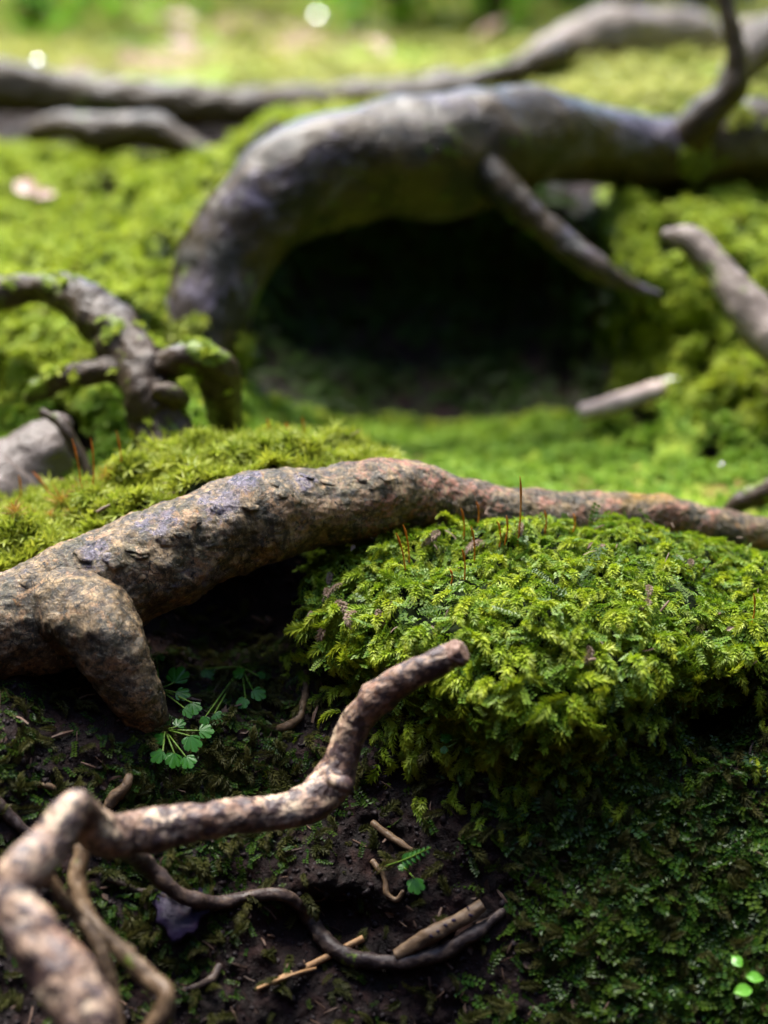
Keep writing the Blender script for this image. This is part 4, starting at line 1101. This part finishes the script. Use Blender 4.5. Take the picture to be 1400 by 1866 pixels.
def plant(name, base, stalks, label, cat, group, mat=HERB, oval=False, lobes=5):
    """base (px,py); stalks: (px,py of the blade stem end, blade px size, direction deg in picture, face tilt, lift m)"""
    bp, bn = hit(*base)
    t_ = thing(name, label, cat, bp, group)
    for k, (px, py, sz, deg, lift) in enumerate(stalks):
        q, n = hit(px, py)
        toc = unit((CAM - q)[None])[0]
        e = q + toc * lift
        s = sz * (.95 if oval else .75) * RNG.uniform(.85, 1.15) * depth(e) / FPX
        a = R_(deg)
        dirn = RGT * math.cos(a) + UPV * math.sin(a) - FWD * .25
        nrm = unit((toc * .75 + np.array([RNG.uniform(-.35, .35), 0, RNG.uniform(.5, .9)]))[None])[0]
        Mx = frames(nrm[None], dirn[None])[0]
        V, F = oval_leaf(k, .72, s) if oval else lobed_leaf(k + px, lobes, s)
        W = V @ Mx.T + e
        mk('leaf', W, F, mat, t_, attrs={'tint': np.full(len(W), RNG.random()), 'tip': np.clip(np.linalg.norm(V, axis=1) / s, 0, 1) * .4})
        mid = (bp + e) / 2 + toc * .004
        tube('stalk', [(*bp, .0005), (*mid, .00045), (*(e + Mx[:, 0] * s * .05), .0004)], STEMG, t_, seg=7, ds=.0015, world=True)
    return t_
plant('leafy_herb', (300, 1330), [(318, 1372, 44, -100, .012), (345, 1340, 46, -70, .014), (362, 1332, 36, 15, .012), (300, 1345, 38, 175, .010), (338, 1378, 36, -60, .014), (322, 1325, 34, 70, .012), (298, 1368, 40, -140, .015)],
      'glossy green lobed herb sprouting at the tip of the side root', 'herb', 'small herbs under the main root')
plant('leafy_herb', (290, 1255), [(318, 1245, 58, 80, .010), (320, 1262, 40, 0, .014), (285, 1200, 24, 20, .008), (335, 1290, 38, -20, .010), (350, 1280, 34, -70, .012)],
      'darker lobed herb with one broad leaf beside the side root', 'herb', 'small herbs under the main root')
plant('leafy_herb', (440, 1215), [(375, 1218, 34, -60, .012), (445, 1228, 26, 150, .010), (460, 1258, 36, -20, .010), (448, 1272, 28, -120, .010), (390, 1300, 30, -40, .010), (375, 1305, 28, -100, .010), (470, 1232, 24, 40, .008)],
      'faint trailing herb with small lobed leaves in the shade right of the others', 'herb', 'small herbs under the main root')
plant('leafy_herb', (850, 1345), [(822, 1350, 30, 120, .008), (848, 1362, 28, -20, .008), (815, 1362, 22, -150, .008)],
      'tiny pale lobed leaf cluster on the bank under the moss mound', 'herb', 'small herbs on the bank')
plant('leafy_herb', (745, 1590), [(755, 1600, 38, -80, .008), (738, 1582, 18, 150, .008)], 'small dull fan leaf on the bank below the fern leaf', 'herb', 'small herbs on the bank')
plant('seedling', (1345, 1800), [(1352, 1762, 34, 120, .016), (1360, 1780, 30, 0, .018), (1370, 1803, 40, -175, .020)],
      'bright green seedling with three oval leaves at lower right', 'seedling', None, leaf_mat('seedling_leaf', (.09, .30, .02), (.11, .34, .02), (.13, .36, .03), (.2, .4, .05), .25, .4), oval=True)
# a little fern leaf: leaflets along a stalk
fp, fnn = hit(705, 1580)
fl = thing('fern_leaf', 'small bluish green fern leaf on the bank right of the fallen branch', 'fern', fp)
toc = unit((CAM - fp)[None])[0]
stx = [at(705, 1578, fp[1] - .006), at(740, 1566, fp[1] - .012), at(785, 1545, fp[1] - .018)]
tube('stalk', [(*stx[0], .0005), (*stx[1], .00045), (*stx[2], .0003)], STEMG, fl, seg=7, ds=.001, world=True)
for k in range(6):
    f = .42 + .1 * k
    c = catmull(np.array(stx), np.array([f * 2]))[0]
    for sg in (-1, 1):
        dirn = RGT * .5 + UPV * (.9 * sg) + FWD * .1
        V, F = oval_leaf(k, .55, .0048 - .0005 * k)
        Mx = frames(unit((toc + np.array([0, 0, .5]))[None]), dirn[None])[0]
        mk('leaflet', V @ Mx.T + c, F, HERB, fl, attrs={'tint': np.full(len(V), .3), 'tip': np.full(len(V), .3)})

# ------------------------------------------------------------------ fallen leaves and drops behind
def fallen(px, py, s, lab, seed, mat=LITTER):
    p, n = hit(px, py)
    V, F = oval_leaf(seed, .65, s)
    Mx = frames(unit((n + UPB * .6 + np.array([0, -.3, 0]))[None]), np.array([[math.cos(seed * 2.1), math.sin(seed * 2.1), .1]]))[0]
    o = mk('fallen_leaf', V @ Mx.T + p + np.array([0, 0, .008]), F, mat)
    tag(o, lab, 'leaf', 'fallen leaves on the moss')
fallen(62, 372, .028, 'pinkish brown fallen leaf on the left moss terrace', 1)
fallen(98, 366, .022, 'paler small fallen leaf touching the pinkish one on the left terrace', 5)
fallen(560, 172, .05, 'blurred tan fallen leaf just behind the long level root', 2)
fallen(300, 85, .06, 'large blurred brown fallen leaf far back at upper left', 3)
fallen(340, 60, .07, 'farthest blurred reddish leaf patch at upper left', 4)
fallen(860, 90, .06, 'blurred orange brown leaf far back at top centre', 6)
fallen(700, 110, .05, 'blurred pale leaf between the far ones at top centre', 7)
def drop(px, py, r, lab, Y=None):
    p = hit(px, py)[0] if Y is None else at(px, py, Y)
    V, F = [], []
    nu, nv = 16, 10
    for i in range(nv + 1):
        th = math.pi * i / nv
        for j in range(nu):
            V.append((math.sin(th) * math.cos(2 * math.pi * j / nu) * r, math.sin(th) * math.sin(2 * math.pi * j / nu) * r, math.cos(th) * r * .85))
    o = mk('water_drop', np.array(V) + p + np.array([0, 0, r * 1.4]), quads(nv + 1, nu, True), WATER)
    tag(o, lab, 'water drop', 'glinting water drops')
drop(1315, 856, .0022, 'glinting water drop on the bright floor moss at right')
drop(1095, 142, .004, 'glinting water drop on moss above the arched root at right')
drop(70, 124, .0045, 'glinting water drop on the long level root at far left', 1.80)
drop(580, 50, .010, 'large glinting water drop at the top centre of the view')

# ------------------------------------------------------------------ forest behind
def shrub(px, py, Y, h, w, lab, seed, n=230):
    rng = np.random.default_rng(seed)
    b = at(px, py, Y)
    hz = BV.ray_cast(Vector((b[0], b[1], 5)), Vector((0, 0, -1)))
    if hz[0] is not None: b = np.array(hz[0])
    t_ = thing('shrub', lab, 'shrub', b, 'leafy shrubs far behind')
    P = []
    for k in range(5):
        a = rng.uniform(0, 6.28); e = b + np.array([math.cos(a) * w * .5, math.sin(a) * w * .5, h * rng.uniform(.7, 1)])
        m_ = (b + e) / 2 + np.array([math.cos(a), math.sin(a), 0]) * w * -.08
        tube('stem', [(*b, .008), (*m_, .006), (*e, .003)], TRUNKM, t_, seg=6, ds=.03, world=True)
        f = rng.uniform(.25, 1.05, n // 5)[:, None]
        P.append(b * (1 - f) + e * f + rng.normal(0, w * .2, (n // 5, 3)))
    P = np.concatenate(P); N = unit(rng.normal(0, .6, P.shape) + UPB)
    lt = [tri_template([((0, 0, 0), (1, 0, .1), (0, 0, 1), 1, .5, .2, .4)])]
    V, F, a_ = scatter_mesh(lt, P, frames(N, rng.normal(size=P.shape)), rng.uniform(.04, .085, len(P)), None, rng)
    mk('foliage', V, F, SHRUB, t_, smooth=False, attrs=a_)
for k, (px, Y, h, w, lab) in enumerate([(60, 2.8, .25, .4, 'blurred pale green shrub at the upper left corner'), (240, 3.1, .3, .5, 'blurred shrub second from the left along the top'), (480, 3.3, .3, .5, 'blurred shrub left of top centre'),
        (715, 2.8, .3, .25, 'bright green blurred shrub at top centre'), (905, 2.75, .35, .3, 'brightest green blurred shrub right of top centre'), (1010, 3.1, .4, .3, 'blurred shrub beside the dark tree trunk')]):
    shrub(px, 40, Y, h, w, lab, 100 + k)
tb = at(1170, 35, 3.2); hz = BV.ray_cast(Vector((tb[0], tb[1], 5)), Vector((0, 0, -1)))
tb = np.array(hz[0]) if hz[0] is not None else tb
tr = thing('forest_tree', 'dark tree trunk rising behind the pale root at upper right', 'tree', tb)
tz = lambda h, dx=0, dy=0: tb + np.array([dx, dy, h])
tube('trunk', [(*tz(-.1), .26), (*tz(.08), .19), (*tz(.4), .15), (*tz(1.2, .03), .135), (*tz(2.6, .05, .05), .12), (*tz(4.2, -.02, .1), .09), (*tz(5.6, .05, .1), .05)], TRUNKM, tr, seg=48, ds=.03, world=True, disp=((.015, 8, 4, True),), lump=.08, lumpscale=3, seed=41)
cp_ = []
for k in range(9):
    a = k * 2.4; h = 2.6 + k * .33; L_ = 1.5 - k * .1
    e = tz(h + L_ * .45, math.cos(a) * L_, .1 + math.sin(a) * L_)
    tube('limb', [(*tz(h, .03, .06), .045), (*((tz(h, .03, .06) + e) / 2 + np.array([0, 0, .08])), .03), (*e, .008)], TRUNKM, tr, seg=10, ds=.06, world=True)
    f = RNG.uniform(.35, 1.1, 260)[:, None]
    cp_.append(tz(h, .03, .06) * (1 - f) + e * f + RNG.normal(0, .28, (260, 3)))
cp_ = np.concatenate(cp_)
V, F, a_ = scatter_mesh([tri_template([((0, 0, 0), (1, 0, .1), (0, 0, 1), 1, .55, .2, .4)])], cp_, frames(unit(RNG.normal(0, .6, cp_.shape) + UPB), RNG.normal(size=cp_.shape)), RNG.uniform(.07, .13, len(cp_)))
mk('crown', V, F, SHRUB, tr, smooth=False, attrs=a_)

for o in bpy.data.objects:
    if '_w' in o: del o['_w']
